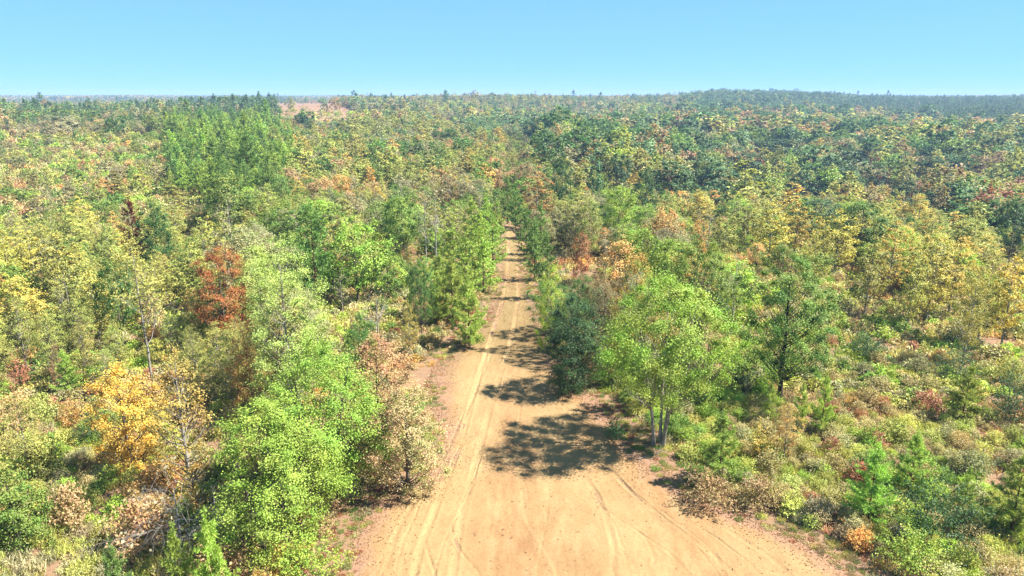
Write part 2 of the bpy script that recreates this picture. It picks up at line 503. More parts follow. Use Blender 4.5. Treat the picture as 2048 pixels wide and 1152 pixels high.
def bare(seed, H=10., W=5., levels=4, r0=0.10, spread=0.55, leafn=0, L=0.12, first=0.3, kids=(4, 3, 3), droop=0.0):
    """a leafless (or thinly leaved) tree: trunk, and a crown of forking twigs"""
    r = np.random.default_rng(seed)
    ts = np.linspace(0, 1, 8)
    wob = np.cumsum(r.normal(0, 0.02 * H / 8, (8, 2)), 0)
    TP = np.column_stack([wob[:, 0], wob[:, 1], -0.2 + ts * H])
    trunk = [(TP, r0 * ((1 - ts) ** 0.8 + 0.08))]
    tw = []; tips = []
    def grow(P0, D, ln, rad, lev):
        n = 4
        P = [P0]; d = D.copy()
        for _ in range(n):
            d = unit(d + r.normal(0, 0.16, 3) + np.array([0, 0, 0.05 - droop]))
            P.append(P[-1] + d * ln / n)
        P = np.array(P)
        tw.append((P, np.linspace(rad, rad * 0.35, n + 1)))
        tips.append(P[-1])
        if lev < len(kids):
            for _ in range(kids[lev]):
                s = r.uniform(0.35, 1.0)
                i = s * n; b = P[int(min(i, n - 1))] + (P[int(min(i, n - 1)) + 1] - P[int(min(i, n - 1))]) * (i - int(min(i, n - 1)))
                dd = unit(d + r.normal(0, 0.65, 3))
                grow(b, dd, ln * r.uniform(0.4, 0.65), rad * 0.5, lev + 1)
    nlimb = levels * 3
    for k in range(nlimb):
        t = first + (0.97 - first) * (k + r.random()) / nlimb
        a = r.uniform(0, 6.28)
        b = np.array([np.interp(t * H, TP[:, 2], TP[:, 0]), np.interp(t * H, TP[:, 2], TP[:, 1]), t * H])
        D = unit(np.array([math.cos(a) * spread, math.sin(a) * spread, 0.75 - droop * 2]))
        grow(b, D, W * 0.62 * (1.15 - t * 0.75), r0 * 0.45 * (1.1 - t), 0)
    tv, tq = tubes(trunk, 6)
    bv, bq = tubes(tw, 3)
    lv = np.tile([0.5, 0.5, 0.5], (len(bq), 1)); mi = np.zeros(len(bq), int)
    if leafn:
        tips = np.array(tips)
        C = tips[r.integers(0, len(tips), leafn)] + r.normal(0, 0.22, (leafn, 3))
        V, Q = leaves(C, L, L * 0.65, np.array([0, 0, 0.4]), r)
        bq = np.concatenate([bq, Q + len(bv)]); bv = np.concatenate([bv, V])
        lv = np.concatenate([lv, np.column_stack([r.uniform(0.2, 0.9, leafn), r.uniform(0, 1, leafn), np.ones(leafn) * 0.5])])
        mi = np.concatenate([mi, np.ones(leafn, int)])
    return (tv, tq), (bv, bq, lv, mi)

def shrub(seed, H=1.6, W=2.2, ncl=26, npc=45, L=0.075, clr=0.42, stems=6, cb=0.06):
    r = np.random.default_rng(seed)
    C = clump_centres(r, ncl, H - clr * 0.4, W / 2 - clr * 0.3, cb * H + clr * 0.25, 'dome', 0.35)
    paths = []
    for k in range(stems):
        c = C[r.integers(0, ncl)]
        paths.append((np.array([[c[0] * 0.08, c[1] * 0.08, -0.1], c * 0.5 + r.normal(0, 0.05, 3), c * np.array([1, 1, 1.02])]), np.array([0.022, 0.014, 0.005])))
    tv, tq = tubes(paths, 4)
    # half of the leaves sit along arching shoots, half in clumps
    nst = int(ncl * 1.3); a_ = r.uniform(0, 6.28, nst); q_ = np.sqrt(r.uniform(.02, 1.25, nst)) * W / 2
    tipz = H * (1.12 - .75 * (q_ / (W / 2 * 1.12)) ** 2) * r.uniform(.6, 1.2, nst)
    per_ = max(4, int(npc * ncl * .55 / nst)); ks = np.repeat(np.arange(nst), per_); ts = r.uniform(.25, 1, len(ks)) ** .8
    S = np.column_stack([np.cos(a_[ks]) * q_[ks] * ts ** 1.2, np.sin(a_[ks]) * q_[ks] * ts ** 1.2, tipz[ks] * (ts ** .75)]) + r.normal(0, .055, (len(ks), 3)) * (1.1 - .5 * ts)[:, None]
    npc = int(npc * .55)
    k = np.repeat(np.arange(ncl), npc); n = len(k)
    P = C[k] + unit(r.normal(size=(n, 3)) + np.array([0, 0, 0.3])) * (clr * r.uniform(0.6, 1.2, ncl)[k] * r.uniform(0.1, 1, n) ** 0.55)[:, None] * np.array([1, 1, 0.75])
    P = np.concatenate([P, S]); k = np.concatenate([k, ks % ncl]); n = len(k)
    P[:, 2] = np.maximum(P[:, 2], 0.04)
    out = unit(P + np.array([0, 0, 0.2]))
    V, Q = leaves(P, L, L * 0.6, out * 0.6 + np.array([0, 0, 0.5]), r)
    mixv = r.beta(0.7, 0.7, ncl)[k] * 0.75 + r.uniform(0, 0.25, n)
    var = np.clip(0.5 + r.normal(0, 0.1, ncl)[k] + r.normal(0, 0.17, n), 0, 1)
    return (tv, tq), (V, Q, np.column_stack([var, mixv, P[:, 2] / H]))

def weeds(seed, W=1.3, H=0.55, blades=170, leafn=120, bl=0.35, bw=0.012, L=0.05):
    """a tussock: upright stalks and small leaves"""
    r = np.random.default_rng(seed)
    a = r.uniform(0, 6.28, blades); q = W / 2 * np.sqrt(r.uniform(0, 1, blades))
    B = np.column_stack([q * np.cos(a), q * np.sin(a), np.zeros(blades) - 0.03])
    d = unit(r.normal(size=(blades, 3)) * np.array([0.42, 0.42, 0.12]) + np.array([0, 0, 1]))
    h = H * r.uniform(0.4, 1.15, blades)[:, None]
    s = unit(np.cross(d, r.normal(size=d.shape))); w = bw * r.uniform(0.7, 1.4, blades)[:, None]
    V1 = np.stack([B - s * w, B + s * w, B + d * h * 0.6 + s * w * 0.8, B + d * h + r.normal(0, 0.04, (blades, 3))], 1).reshape(-1, 3)
    Q1 = np.arange(4 * blades).reshape(-1, 4)
    i = r.integers(0, blades, leafn)
    C = B[i] + d[i] * h[i] * r.uniform(0.3, 1, leafn)[:, None] + r.normal(0, 0.07, (leafn, 3))
    V2, Q2 = leaves(C, L, L * 0.6, np.array([0, 0, 0.6]), r)
    V = np.concatenate([V1, V2]); Q = np.concatenate([Q1, Q2 + len(V1)])
    mixv = np.concatenate([r.uniform(0, 0.5, blades), r.uniform(0.4, 1, leafn)])
    var = np.clip(r.normal(0.5, 0.2, blades + leafn), 0, 1)
    return (np.zeros((0, 3)), np.zeros((0, 4), int)), (V, Q, np.column_stack([var, mixv, np.ones(len(Q))]))

# ------------------------------------------------------------------ prototypes by kind and level of detail
PROTO = {}      # (kind, lod) -> list of dict(trunk mesh, crown mesh, joined mesh, H, W)
BARK = {'oak': M_BARK_GREY, 'poplar': M_BARK_PALE, 'pine': M_BARK_PINE, 'tallpine': M_BARK_PINE, 'bare': M_BARK_PALE, 'shrub': M_BARK_GREY, 'cluster': M_BARK_GREY, 'weeds': M_BARK_GREY}

def crown_mesh(nm, cr, needle=False):
    leaf = M_NEEDLE if needle else M_LEAF
    if len(cr) == 4:
        return mesh_from(nm, cr[0], cr[1], [M_TWIG, leaf], cr[3], {'leafvar': ('FACE', cr[2])})
    return mesh_from(nm, cr[0], cr[1], [leaf], None, {'leafvar': ('FACE', cr[2])})

def add_proto(kind, lod, built, H, W, split):
    (tv, tq), cr = built
    needle = kind in ('pine', 'tallpine')
    d = dict(H=H, W=W, kind=kind)
    if split:
        d['trunk'] = mesh_from('trunk', tv, tq, [BARK[kind]], smooth=True)
        d['crown'] = crown_mesh('crown', cr, needle)
    V = np.concatenate([tv, cr[0]]); Q = np.concatenate([tq, cr[1] + len(tv)])
    lv = np.concatenate([np.tile([.5, .5, .5], (len(tq), 1)), cr[2]])
    if not split or lod >= 1 or kind == 'shrub':
        mi = np.concatenate([np.zeros(len(tq), int), np.ones(len(cr[1]), int) + (cr[3] if len(cr) == 4 else 0)])
        mats = [BARK[kind], M_TWIG, M_LEAF] if len(cr) == 4 else [BARK[kind], M_NEEDLE if needle else M_LEAF]
        d['joined'] = mesh_from('woodland_tree', V, Q, mats, mi, {'leafvar': ('FACE', lv)})
    PROTO.setdefault((kind, lod), []).append(d)

SHP = ['round', 'ovate', 'dome', 'round']; OCB = [.18, .08, .04, .26]
for i in range(4):
    add_proto('oak', 0, broadleaf(100 + i, 10, 7, OCB[i], SHP[i], 62, 330, .061, .85, inner=.55, limbs=55), 10, 7, True)
    add_proto('oak', 1, broadleaf(110 + i, 10, 7, OCB[i], SHP[i], 44, 170, .115, .95, inner=.5, limbs=24, limb_sides=3), 10, 7, True)
    add_proto('oak', 2, broadleaf(120 + i, 10, 7, OCB[i] * .7, SHP[i], 32, 62, .25, 1.1, inner=.5, limbs=0), 10, 7, True)
    add_proto('oak', 3, broadleaf(130 + i, 10, 7, OCB[i] * .5, SHP[i], 26, 19, .5, 1.15, limbs=0), 10, 7, False)
    add_proto('poplar', 0, broadleaf(200 + i, 10, 4.2, .16, 'ovate', 80, 112, .057, .52, limbs=80, trunk_r=.10, inner=.2, flat=.8), 10, 4.2, True)
    add_proto('poplar', 1, broadleaf(210 + i, 10, 4.2, .16, 'ovate', 56, 92, .092, .52, limbs=40, trunk_r=.10, inner=.2, limb_sides=3), 10, 4.2, True)
    add_proto('poplar', 2, broadleaf(220 + i, 10, 4.2, .12, 'ovate', 38, 46, .2, .6, limbs=10, inner=.2, limb_sides=3), 10, 4.2, True)
    add_proto('poplar', 3, broadleaf(230 + i, 10, 4.2, .1, 'ovate', 22, 17, .4, .7, limbs=0, inner=.2), 10, 4.2, False)
    add_proto('pine', 0, pine(300 + i, 6, 3.4, .05, 13, 7, 8, 30, .25, .017), 6, 3.4, True)
    add_proto('pine', 1, pine(310 + i, 6, 3.4, .07, 11, 6, 6, 14, .30, .032), 6, 3.4, True)
    add_proto('pine', 2, pine(320 + i, 6, 3.4, .07, 9, 5, 4, 9, .40, .07), 6, 3.4, True)
    add_proto('pine', 3, pine(330 + i, 6, 3.4, .07, 7, 4, 2, 7, .6, .15), 6, 3.4, False)
    add_proto('tallpine', 0, pine(400 + i, 10, 4.2, .28, 13, 7, 7, 22, .32, .02, taper=.6, up=.25), 10, 4.2, True)
    add_proto('tallpine', 1, pine(410 + i, 10, 4.2, .25, 12, 6, 6, 14, .38, .04, taper=.6, up=.25), 10, 4.2, True)
    add_proto('tallpine', 2, pine(420 + i, 10, 4.2, .2, 9, 5, 4, 9, .55, .10, taper=.6), 10, 4.2, True)
    add_proto('tallpine', 3, pine(430 + i, 10, 4.2, .15, 7, 4, 2, 7, .85, .22, taper=.6), 10, 4.2, False)
    add_proto('shrub', 0, shrub(600 + i, ncl=30, npc=60, L=.06), 1.6, 2.2, True)
    add_proto('shrub', 1, shrub(610 + i, ncl=20, npc=26, L=.12), 1.6, 2.2, True)
    add_proto('shrub', 2, shrub(620 + i, ncl=14, npc=14, L=.2, stems=3), 1.6, 2.2, True)
    add_proto('shrub', 3, shrub(630 + i, ncl=8, npc=8, L=.34, stems=1), 1.6, 2.2, False)
    add_proto('weeds', 0, weeds(700 + i), .55, 1.3, False)
    add_proto('weeds', 1, weeds(710 + i, blades=70, leafn=60, bw=.03, L=.1), .55, 1.3, False)
for i in range(3):
    add_proto('bare', 0, bare(500 + i, 10, 4.6, 4, .10, leafn=260, L=.08), 10, 4.6, True)
    add_proto('bare', 1, bare(510 + i, 10, 4.6, 4, .11, leafn=200, L=.13, kids=(3, 3)), 10, 4.6, True)
    add_proto('bare', 2, bare(520 + i, 10, 4.6, 4, .14, leafn=60, L=.3, kids=(3, 2)), 10, 4.6, True)
    add_proto('bare', 3, bare(530 + i, 10, 4.6, 3, .22, leafn=40, L=.5, kids=(2,)), 10, 4.6, False)
    # a patch of distant canopy, several crowns wide
    r_ = np.random.default_rng(800 + i)
    VV, QQ, LV, o_ = [], [], [], 0
    for k in range(16):
        (a_, b_), (v_, q_, l_) = broadleaf(810 + 20 * i + k, 10, 9, .05, 'round', 12, 6, 1.5, 1.6, limbs=0)
        v_ = v_ * r_.uniform(.75, 1.15) + np.append(r_.uniform(-17, 17, 2), 0)
        l_[:, 1] = np.clip(l_[:, 1] * .3 + r_.uniform(0, .8), 0, 1)
        VV.append(v_); QQ.append(q_ + o_); LV.append(l_); o_ += len(v_)
    add_proto('cluster', 3, ((np.zeros((0, 3)), np.zeros((0, 4), int)), (np.concatenate(VV), np.concatenate(QQ), np.concatenate(LV))), 10, 34, False)

# ------------------------------------------------------------------ palettes: two leaf colours and the words for them
LEAF_GAIN = 0.74
PAL = {
    'lime':    ((152, 192, 62), (184, 202, 82), 'bright lime-green'),
    'pale':    ((196, 214, 120), (176, 200, 96), 'pale yellow-green'),
    'green':   ((126, 172, 62), (160, 186, 74), 'fresh green'),
    'leafy':   ((104, 146, 60), (150, 170, 78), 'mid-green'),
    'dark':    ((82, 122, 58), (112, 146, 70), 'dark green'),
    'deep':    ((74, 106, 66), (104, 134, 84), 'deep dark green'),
    'yolive':  ((194, 190, 96), (172, 180, 94), 'yellow-olive'),
    'yellow':  ((214, 204, 92), (196, 196, 94), 'yellow'),
    'gold':    ((222, 186, 90), (202, 190, 98), 'golden'),
    'orange':  ((226, 166, 94), (210, 184, 106), 'orange'),
    'rust':    ((200, 108, 66), (188, 132, 84), 'rust-red'),
    'dkred':   ((136, 62, 46), (112, 66, 48), 'dark red-brown'),
    'tan':     ((222, 172, 134), (186, 168, 106), 'pinkish tan'),
    'brown':   ((190, 152, 112), (160, 152, 98), 'brown'),
    'grey':    ((178, 172, 128), (164, 160, 112), 'grey-olive'),
    'red':     ((196, 122, 100), (178, 138, 102), 'reddish'),
    'straw':   ((204, 184, 132), (178, 172, 106), 'straw-coloured'),
    'russet':  ((196, 128, 98), (172, 136, 96), 'russet'),
    'orgreen': ((222, 170, 96), (140, 176, 70), 'orange-tipped green'),
    'yelgreen':((186, 200, 84), (146, 184, 66), 'yellow-green'),
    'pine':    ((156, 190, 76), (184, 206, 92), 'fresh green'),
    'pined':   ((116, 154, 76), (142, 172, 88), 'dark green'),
    'blue':    ((108, 142, 96), (134, 162, 104), 'blue-green'),
}
def pal_cols(name, r, jit=0.10):
    a, b, _ = PAL[name]
    j = np.exp(r.normal(0, jit)) * np.exp(r.normal(0, 0.045, 3))
    def mute(c):
        c = lin(c)
        return c * .95 + .05 * c.dot([.3, .6, .1])
    return np.minimum(mute(a) * LEAF_GAIN * j, .8), np.minimum(mute(b) * LEAF_GAIN * j, .8)

# ------------------------------------------------------------------ ground sheet
def fan():
    rad = np.concatenate([[2.0], np.geomspace(5, 9000, 230)])
    front = np.linspace(-0.8, 0.8, 300)
    back = np.linspace(0.8, 2 * math.pi - 0.8, 60)[1:-1]
    th = np.concatenate([front, back]); nth = len(th)
    X = rad[:, None] * np.sin(th)[None]; Y = rad[:, None] * np.cos(th)[None]
    Z = terrain(X, Y)
    V = np.stack([X, Y, Z], -1).reshape(-1, 3)
    i = np.arange(len(rad) - 1)[:, None] * nth; k = np.arange(nth)[None]; k2 = (k + 1) % nth
    Q = np.stack([i + k, i + k2, i + nth + k2, i + nth + k], -1).reshape(-1, 4)[:, ::-1]
    c = len(V); V = np.vstack([V, [[0, 0, 0]]])
    T = np.stack([np.full(nth, c), np.roll(np.arange(nth), -1), np.arange(nth)], -1)
    return V, Q, T
V, Q, T = fan()
g = link('ground', mesh_from('ground', V, Q, [M_GROUND], smooth=True, T=T))
tag(g, 'leaf-littered ground rolling away under the woods', 'ground', kind='structure')

# ------------------------------------------------------------------ sandy track and clearing
EL = [(690, 1152), (705, 1075), (752, 1005), (842, 962), (872, 900), (880, 800), (878, 740), (905, 706), (950, 676), (979, 640), (999, 590), (1004, 530), (1007, 490), (1008, 452)]
ER = [(1720, 1152), (1610, 1090), (1500, 1040), (1400, 1002), (1330, 955), (1262, 890), (1212, 830), (1150, 768), (1102, 712), (1073, 640), (1057, 600), (1045, 560), (1039, 510), (1029, 470), (1021, 452)]
def edge(pts, back):
    P = np.array([hit(*p) for p in pts])
    P = P[np.argsort(P[:, 1])]
    P = np.vstack([back, P])
    return P
PL = edge(EL, [(-15, -30), (-11, 10)]); PR = edge(ER, [(34, -30), (24, 10)])
def xl(y): return np.interp(y, PL[:, 1], PL[:, 0]) + 0.35 * vnoise(y / 1.7, 0 * y, 11) + 0.2 * vnoise(y / .6, 0 * y, 12)
def xr(y): return np.interp(y, PR[:, 1], PR[:, 0]) + 0.35 * vnoise(y / 1.7, 0 * y, 13) + 0.2 * vnoise(y / .6, 0 * y, 14)
YEND = min(PL[-1, 1], PR[-1, 1])
# wheel tracks followed on the photograph: (points, half width, depth)
TRK = [
    ([(1016, 460), (1018, 500), (1014, 560), (1000, 620), (985, 670), (965, 730), (945, 800), (925, 880), (895, 960), (850, 1060), (820, 1152)], .26, .05, .9),
    ([(1026, 460), (1035, 500), (1038, 560), (1034, 620), (1024, 680), (1005, 740), (985, 800), (965, 880), (945, 960), (915, 1040), (905, 1152)], .26, .045, .7),
    ([(985, 700), (950, 790), (905, 880), (862, 960), (800, 1050), (765, 1152)], .2, .035, .5),
    ([(960, 760), (900, 920), (830, 1000), (780, 1090), (752, 1152)], .16, .03, .3),
    ([(1155, 935), (1190, 985), (1215, 1040), (1228, 1100), (1224, 1152)], .2, .055, .5),
    ([(1210, 930), (1260, 985), (1330, 1040), (1410, 1100), (1470, 1152)], .2, .055, .5),
    ([(1240, 1030), (1290, 1080), (1310, 1120), (1300, 1152)], .14, .03, .3),
    ([(1290, 1000), (1370, 1060), (1430, 1110), (1450, 1152)], .14, .035, .35),
    ([(1180, 1000), (1250, 1050), (1340, 1110), (1380, 1152)], .12, .025, .25),
    ([(905, 1040), (905, 1070), (925, 1110), (960, 1152)], .1, .04, .3),
    ([(848, 1075), (855, 1110), (870, 1152)], .12, .04, .4),
    ([(1320, 965), (1420, 1040), (1530, 1110), (1580, 1152)], .2, .035, .4),
    ([(1010, 880), (1000, 1000), (980, 1152)], .22, .012, .25),
    ([(930, 820), (885, 930), (835, 1020), (805, 1090), (790, 1152)], .09, .03, .3),
    ([(968, 900), (935, 1000), (890, 1080), (870, 1152)], .08, .03, .3),
    ([(1225, 945), (1300, 1020), (1390, 1090), (1440, 1152)], .08, .035, .3),
    ([(1170, 960), (1235, 1060), (1262, 1152)], .08, .03, .3),
    ([(1350, 1030), (1430, 1075), (1500, 1130), (1520, 1152)], .1, .03, .3),
    ([(1100, 960), (1090, 1060), (1070, 1152)], .1, .015, .25),
    ([(1050, 760), (1030, 900), (1050, 1040), (1120, 1152)], .14, .015, .3),
]
def road():
    ys = np.concatenate([np.arange(-30, 26, 1.0), np.arange(26, 60, .16), np.arange(60, 90, .3), np.arange(90, YEND, .6)])
    nc = 330
    t = np.linspace(0, 1, nc)
    A = xl(ys); B = xr(ys)
    X = A[:, None] * (1 - t) + B[:, None] * t; Y = np.repeat(ys[:, None], nc, 1)
    wear = np.zeros_like(X); dz = np.zeros_like(X)
    fx, fy = X.ravel(), Y.ravel()
    for pts, hw, dep, we in TRK:
        P = np.array([hit(*p) for p in pts])
        P = P[np.argsort(P[:, 1])]
        yy = np.linspace(P[0, 1], P[-1, 1], 400)
        # smooth curve through the points
        xx = np.interp(yy, P[:, 1], P[:, 0])
        for _ in range(3):
            xx = np.convolve(np.pad(xx, 12, 'edge'), np.ones(25) / 25, 'valid')
        y0, y1 = yy[0], yy[-1]
        xc = np.interp(fy, yy, xx) + .05 * vnoise(fy / 2.2, fy * 0, int(hw * 1000))
        sl = np.gradient(xx, yy); cs = 1 / np.sqrt(1 + np.interp(fy, yy, sl) ** 2)
        q = np.abs(fx - xc) * cs / hw
        on = np.clip((fy - y0) / 1.0 + (1 if y0 < 33 else 0), 0, 1) * np.clip((y1 - fy) / 2.0, 0, 1)
        brk = np.clip(.7 + .5 * vnoise(fx / 1.3, fy / 2.5, 31), 0.15, 1)
        prof = np.clip(1 - q ** 2, 0, 1) - 0.55 * np.exp(-((q - 1.25) / .3) ** 2)
        dz -= (dep * (1.0 if hw > .12 else 1.7) * prof * on * brk).reshape(X.shape)
        wear = np.maximum(wear, (we * np.clip(1.25 - q * .8, 0, 1) * on * brk).reshape(X.shape))
    ed = np.minimum(X - A[:, None], B[:, None] - X)
    hwid = (B - A)[:, None] / 2
    edw = np.clip(1 - ed / np.clip(hwid * .45, .5, 2.4), 0, 1)
    # the strip between the wheels further up the track keeps a little green
    grass = np.clip((Y - 58) / 12, 0, 1) * np.clip(1 - wear * 1.6, 0, 1) * .75
    # pale dusty band where everything drives
    wear = np.maximum(wear, .5 * np.clip(.4 + .6 * vnoise(X / 3.5, Y / 14, 41), 0, 1) * (1 - edw))
    rel = .008 * vnoise(X / .9, Y / 1.1, 51) + .008 * vnoise(X / .35, Y / .4, 52) + .025 * vnoise(X / 5, Y / 6, 53)
    Z = terrain(X, Y) + .012 + .05 * np.clip(ed / 2.5, 0, 1) + (dz + rel) * np.clip(ed / 1.2, 0, 1)
    Z = np.where(ed < 1e-6, terrain(X, Y) - .03, Z)
    V = np.stack([X, Y, Z], -1).reshape(-1, 3)
    i = np.arange(len(ys) - 1)[:, None] * nc; k = np.arange(nc - 1)[None]
    Q = np.stack([i + k, i + k + 1, i + nc + k + 1, i + nc + k], -1).reshape(-1, 4)
    at = np.stack([wear, edw, grass], -1).reshape(-1, 3)
    return mesh_from('dirt_road', V, Q, [M_ROAD], None, {'track': ('POINT', at)}, smooth=True)
rd = link('dirt_road', road())
tag(rd, 'pale sandy track with wheel ruts widening into a clearing', 'dirt road', kind='structure')

def on_road(x, y, m=0.0):
    return (x > xl(y) - m) & (x < xr(y) + m) & (y < YEND + 4)

# ------------------------------------------------------------------ things: trees and shrubs one by one
NAME = {'oak': 'broadleaf_tree', 'poplar': 'poplar_tree', 'pine': 'pine_tree', 'tallpine': 'pine_tree', 'bare': 'bare_tree', 'shrub': 'shrub'}
CAT = {'oak': 'broadleaf tree', 'poplar': 'poplar', 'pine': 'pine', 'tallpine': 'pine', 'bare': 'bare tree', 'shrub': 'shrub'}
CLEAR = []
TAKEN = []      # x, y, radius, px box of hand-placed trees

def place(kind, x, y, h, w, pal, label, group=None, lod=None, proto=None, rot=None, lean=None, z=None):
    d = math.hypot(x, y)
    if proto is None:
        if lod is None:
            lod = 0 if d < 78 else 1 if d < 190 else 2
        pl = PROTO[(kind, lod)]
        proto = pl[rng.integers(0, len(pl))]
    root = bpy.data.objects.new(NAME[kind], None)
    root.empty_display_size = 0.3
    COL.objects.link(root)
    root.location = (x, y, float(terrain(x, y)) - 0.02 if z is None else z)
    root.rotation_euler = (lean[0] if lean else 0, lean[1] if lean else 0, rng.uniform(0, 6.28) if rot is None else rot)
    s = w / proto['W']
    root.scale = (s, s, h / proto['H'])
    tag(root, label, CAT[kind], group)
    t = bpy.data.objects.new('stem' if kind == 'shrub' else 'trunk', proto['trunk']); t.parent = root; COL.objects.link(t)
    c = bpy.data.objects.new('foliage' if kind == 'shrub' else 'crown', proto['crown']); c.parent = root; COL.objects.link(c)
    a, b = pal_cols(pal, rng) if isinstance(pal, str) else pal
    c['tint'] = [float(q) for q in a]; c['tint2'] = [float(q) for q in b]
    return root

def own(kind, seed, h, w, **kw):
    """a prototype of its own for a tree that shows large"""
    if kind == 'oak' or kind == 'poplar':
        b = broadleaf(seed, h, w, **kw)
    elif kind in ('pine', 'tallpine'):
        b = pine(seed, h, w, **kw)
    elif kind == 'bare':
        b = bare(seed, h, w, **kw)
    else:
        b = shrub(seed, h, w, **kw)
    d = dict(H=h, W=w, kind=kind)
    d['trunk'] = mesh_from('trunk', b[0][0], b[0][1], [kw_bark.get(seed, BARK[kind])], smooth=True)
    d['crown'] = crown_mesh('crown', b[1], kind in ('pine', 'tallpine'))
    return d
kw_bark = {9033: M_BARK_DARK, 9030: M_BARK_PALE, 9017: M_TWIG}

def hero(kind, ax, ay, wpx, pal, label, base=None, h=None, big=None, group=None, lean=None, lod=None, rot=None, dmin=8, dist=None, clear=False):
    """ax, ay: apex pixel; base: pixel of the foot (or h: usual height in metres when the foot is hidden)"""
    if base is not None:
        x, y = hit(*base)
        z = float(terrain(x, y))
        r = ray(ax, ay); h = CAM_Z + r[2] * (y / r[1]) - z
        x = (x + r[0] * (y / r[1])) / 2 if lean is None else x
    elif dist is not None:
        r = ray(ax, ay); y = dist; x = r[0] * (y / r[1]); z = float(terrain(x, y))
        h = CAM_Z + r[2] * (y / r[1]) - z
    else:
        x, y = hit(ax, ay, h, dmin)
        z = float(terrain(x, y))
        r = ray(ax, ay); h = max(4.0, min(h, CAM_Z + r[2] * (y / r[1]) - z))
    dep = proj(x, y, z + h / 2)[2]
    w = wpx * dep / F
    proto = None
    if kind == 'shrub' and w > 2.4 and not big:
        big = dict(seed=9500 + len(TAKEN), ncl=int(24 * (w / 2.2) ** 1.3), npc=62, L=.062, clr=.46, stems=9)
    if big:
        seed = big.pop('seed')
        proto = own(kind, seed, h, w, **big)
    CLEAR.append(.98 if clear else .62)
    TAKEN.append((x, y, w / 2, ax - wpx / 2, ax + wpx / 2, ay, proj(x, y, z)[1], math.hypot(x, y)))
    return place(kind, x, y, h, w, pal, label, group, proto=proto, lean=lean, lod=lod, rot=rot)

exec_heroes = True
# --- big trees beside the clearing
hero('oak', 630, 655, 262, 'green', 'large bright green maple behind the shorter lime-green one by the clearing', base=(650, 1005),
     big=dict(seed=9001, cb=.06, ncl=150, npc=400, L=.056, clr=.85, shape='ovate', inner=.6, stems=3, limbs=110, trunk_r=.16))
hero('oak', 525, 785, 235, 'lime', 'lime-green maple in front of the larger maple, leaves down to the ground', base=(548, 1115),
     big=dict(seed=9002, cb=.04, ncl=125, npc=350, L=.054, clr=.75, inner=.6, stems=2, limbs=80, trunk_r=.14))
hero('oak', 752, 655, 140, 'tan', 'pinkish-tan oak rising behind the browning oak at the clearing edge', base=(760, 905),
     big=dict(seed=9003, cb=.08, ncl=64, npc=330, L=.056, clr=.75, limbs=60, inner=.55))
hero('oak', 812, 762, 155, ((lin((232, 190, 152)) * .8), (lin((156, 168, 98)) * .72)), 'browning oak with green lower boughs, overhanging the clearing edge', base=(812, 985),
     big=dict(seed=9004, cb=.03, ncl=68, npc=340, L=.054, clr=.72, limbs=60, inner=.55))
hero('poplar', 562, 468, 175, 'pale', 'tall pale yellow-green tree beside the rust-red oak', base=(580, 850),
     big=dict(seed=9005, cb=.1, ncl=120, npc=260, L=.057, clr=.85, limbs=100, trunk_r=.14))
hero('oak', 430, 482, 118, 'rust', 'rust-red oak standing out among yellow-olive poplars', h=11.5,
     big=dict(seed=9006, cb=.12, ncl=62, npc=300, L=.068, clr=.9, limbs=50, inner=.6))
hero('oak', 1328, 540, 262, ((lin((180, 192, 92)) * .78), (lin((134, 180, 68)) * .78)), 'broad yellow-green maple with several pale trunks beside the track', base=(1332, 890), clear=True,
     big=dict(seed=9030, cb=.3, ncl=130, npc=600, L=.056, clr=.88, stems=4, limbs=84, trunk_r=.17, inner=.6))
hero('oak', 1585, 478, 195, 'leafy', 'tall airy oak with a dark bare trunk rising from the scrub', base=(1567, 800), clear=True,
     big=dict(seed=9033, cb=.18, ncl=84, npc=480, L=.062, clr=.85, limbs=75, trunk_r=.2, inner=.5))
hero('oak', 1142, 578, 116, 'deep', 'dense deep-green holly-like tree shading the sandy track', base=(1150, 785),
     big=dict(seed=9029, cb=.02, ncl=70, npc=420, L=.058, clr=.85, limbs=50, inner=.6))
hero('oak', 1200, 530, 84, 'brown', 'brown-leaved tree squeezed between deep-green tree and broad maple', base=(1215, 735))
hero('oak', 1150, 545, 80, 'dark', 'dark green tree rising behind the dense holly-like tree', base=(1160, 720))
hero('oak', 1280, 493, 112, 'orgreen', 'orange-tipped maple standing behind the broad yellow-green maple', h=12.5)
hero('oak', 1405, 468, 150, 'leafy', 'glossy mid-green oak behind the broad yellow-green maple', h=12)
hero('oak', 1105, 520, 70, 'yelgreen', 'yellow-green tree beyond the deep-green tree at the track', h=9.5)
# --- left thicket
hero('oak', 232, 718, 124, ((lin((238, 188, 84)) * .78), (lin((226, 196, 96)) * .78)), 'golden-orange maple in the brush beside pale poplar trunks', base=(262, 950),
     big=dict(seed=9009, cb=.08, ncl=54, npc=270, L=.06, clr=.7, limbs=60, inner=.55))
hero('poplar', 375, 680, 125, 'gold', 'thin golden poplar with a pale crooked trunk beside the lime-green maple', base=(352, 1000),
     big=dict(seed=9010, cb=.12, ncl=70, npc=90, L=.066, clr=.65, limbs=75, trunk_r=.16))
hero('bare', 280, 500, 120, 'yolive', 'pale grey tree with few yellow leaves left in the poplar thicket', base=(292, 770),
     big=dict(seed=9011, levels=5, r0=.11, leafn=2200, L=.1))
hero('oak', 500, 640, 98, 'orange', 'rusty orange tree with bare grey boughs beside the large green maple', base=(500, 850))
hero('oak', 18, 930, 140, 'leafy', 'dense leafy green bush tree above the grassy corner', base=(22, 1090),
     big=dict(seed=9013, cb=.0, ncl=70, npc=240, L=.058, clr=.6, limbs=30, shape='dome'))
hero('pine', 132, 703, 62, 'pine', 'small round green pine among yellow brush', base=(130, 792))
hero('shrub', 36, 712, 56, 'red', 'reddish shrub beside the small round pine', base=(38, 792))
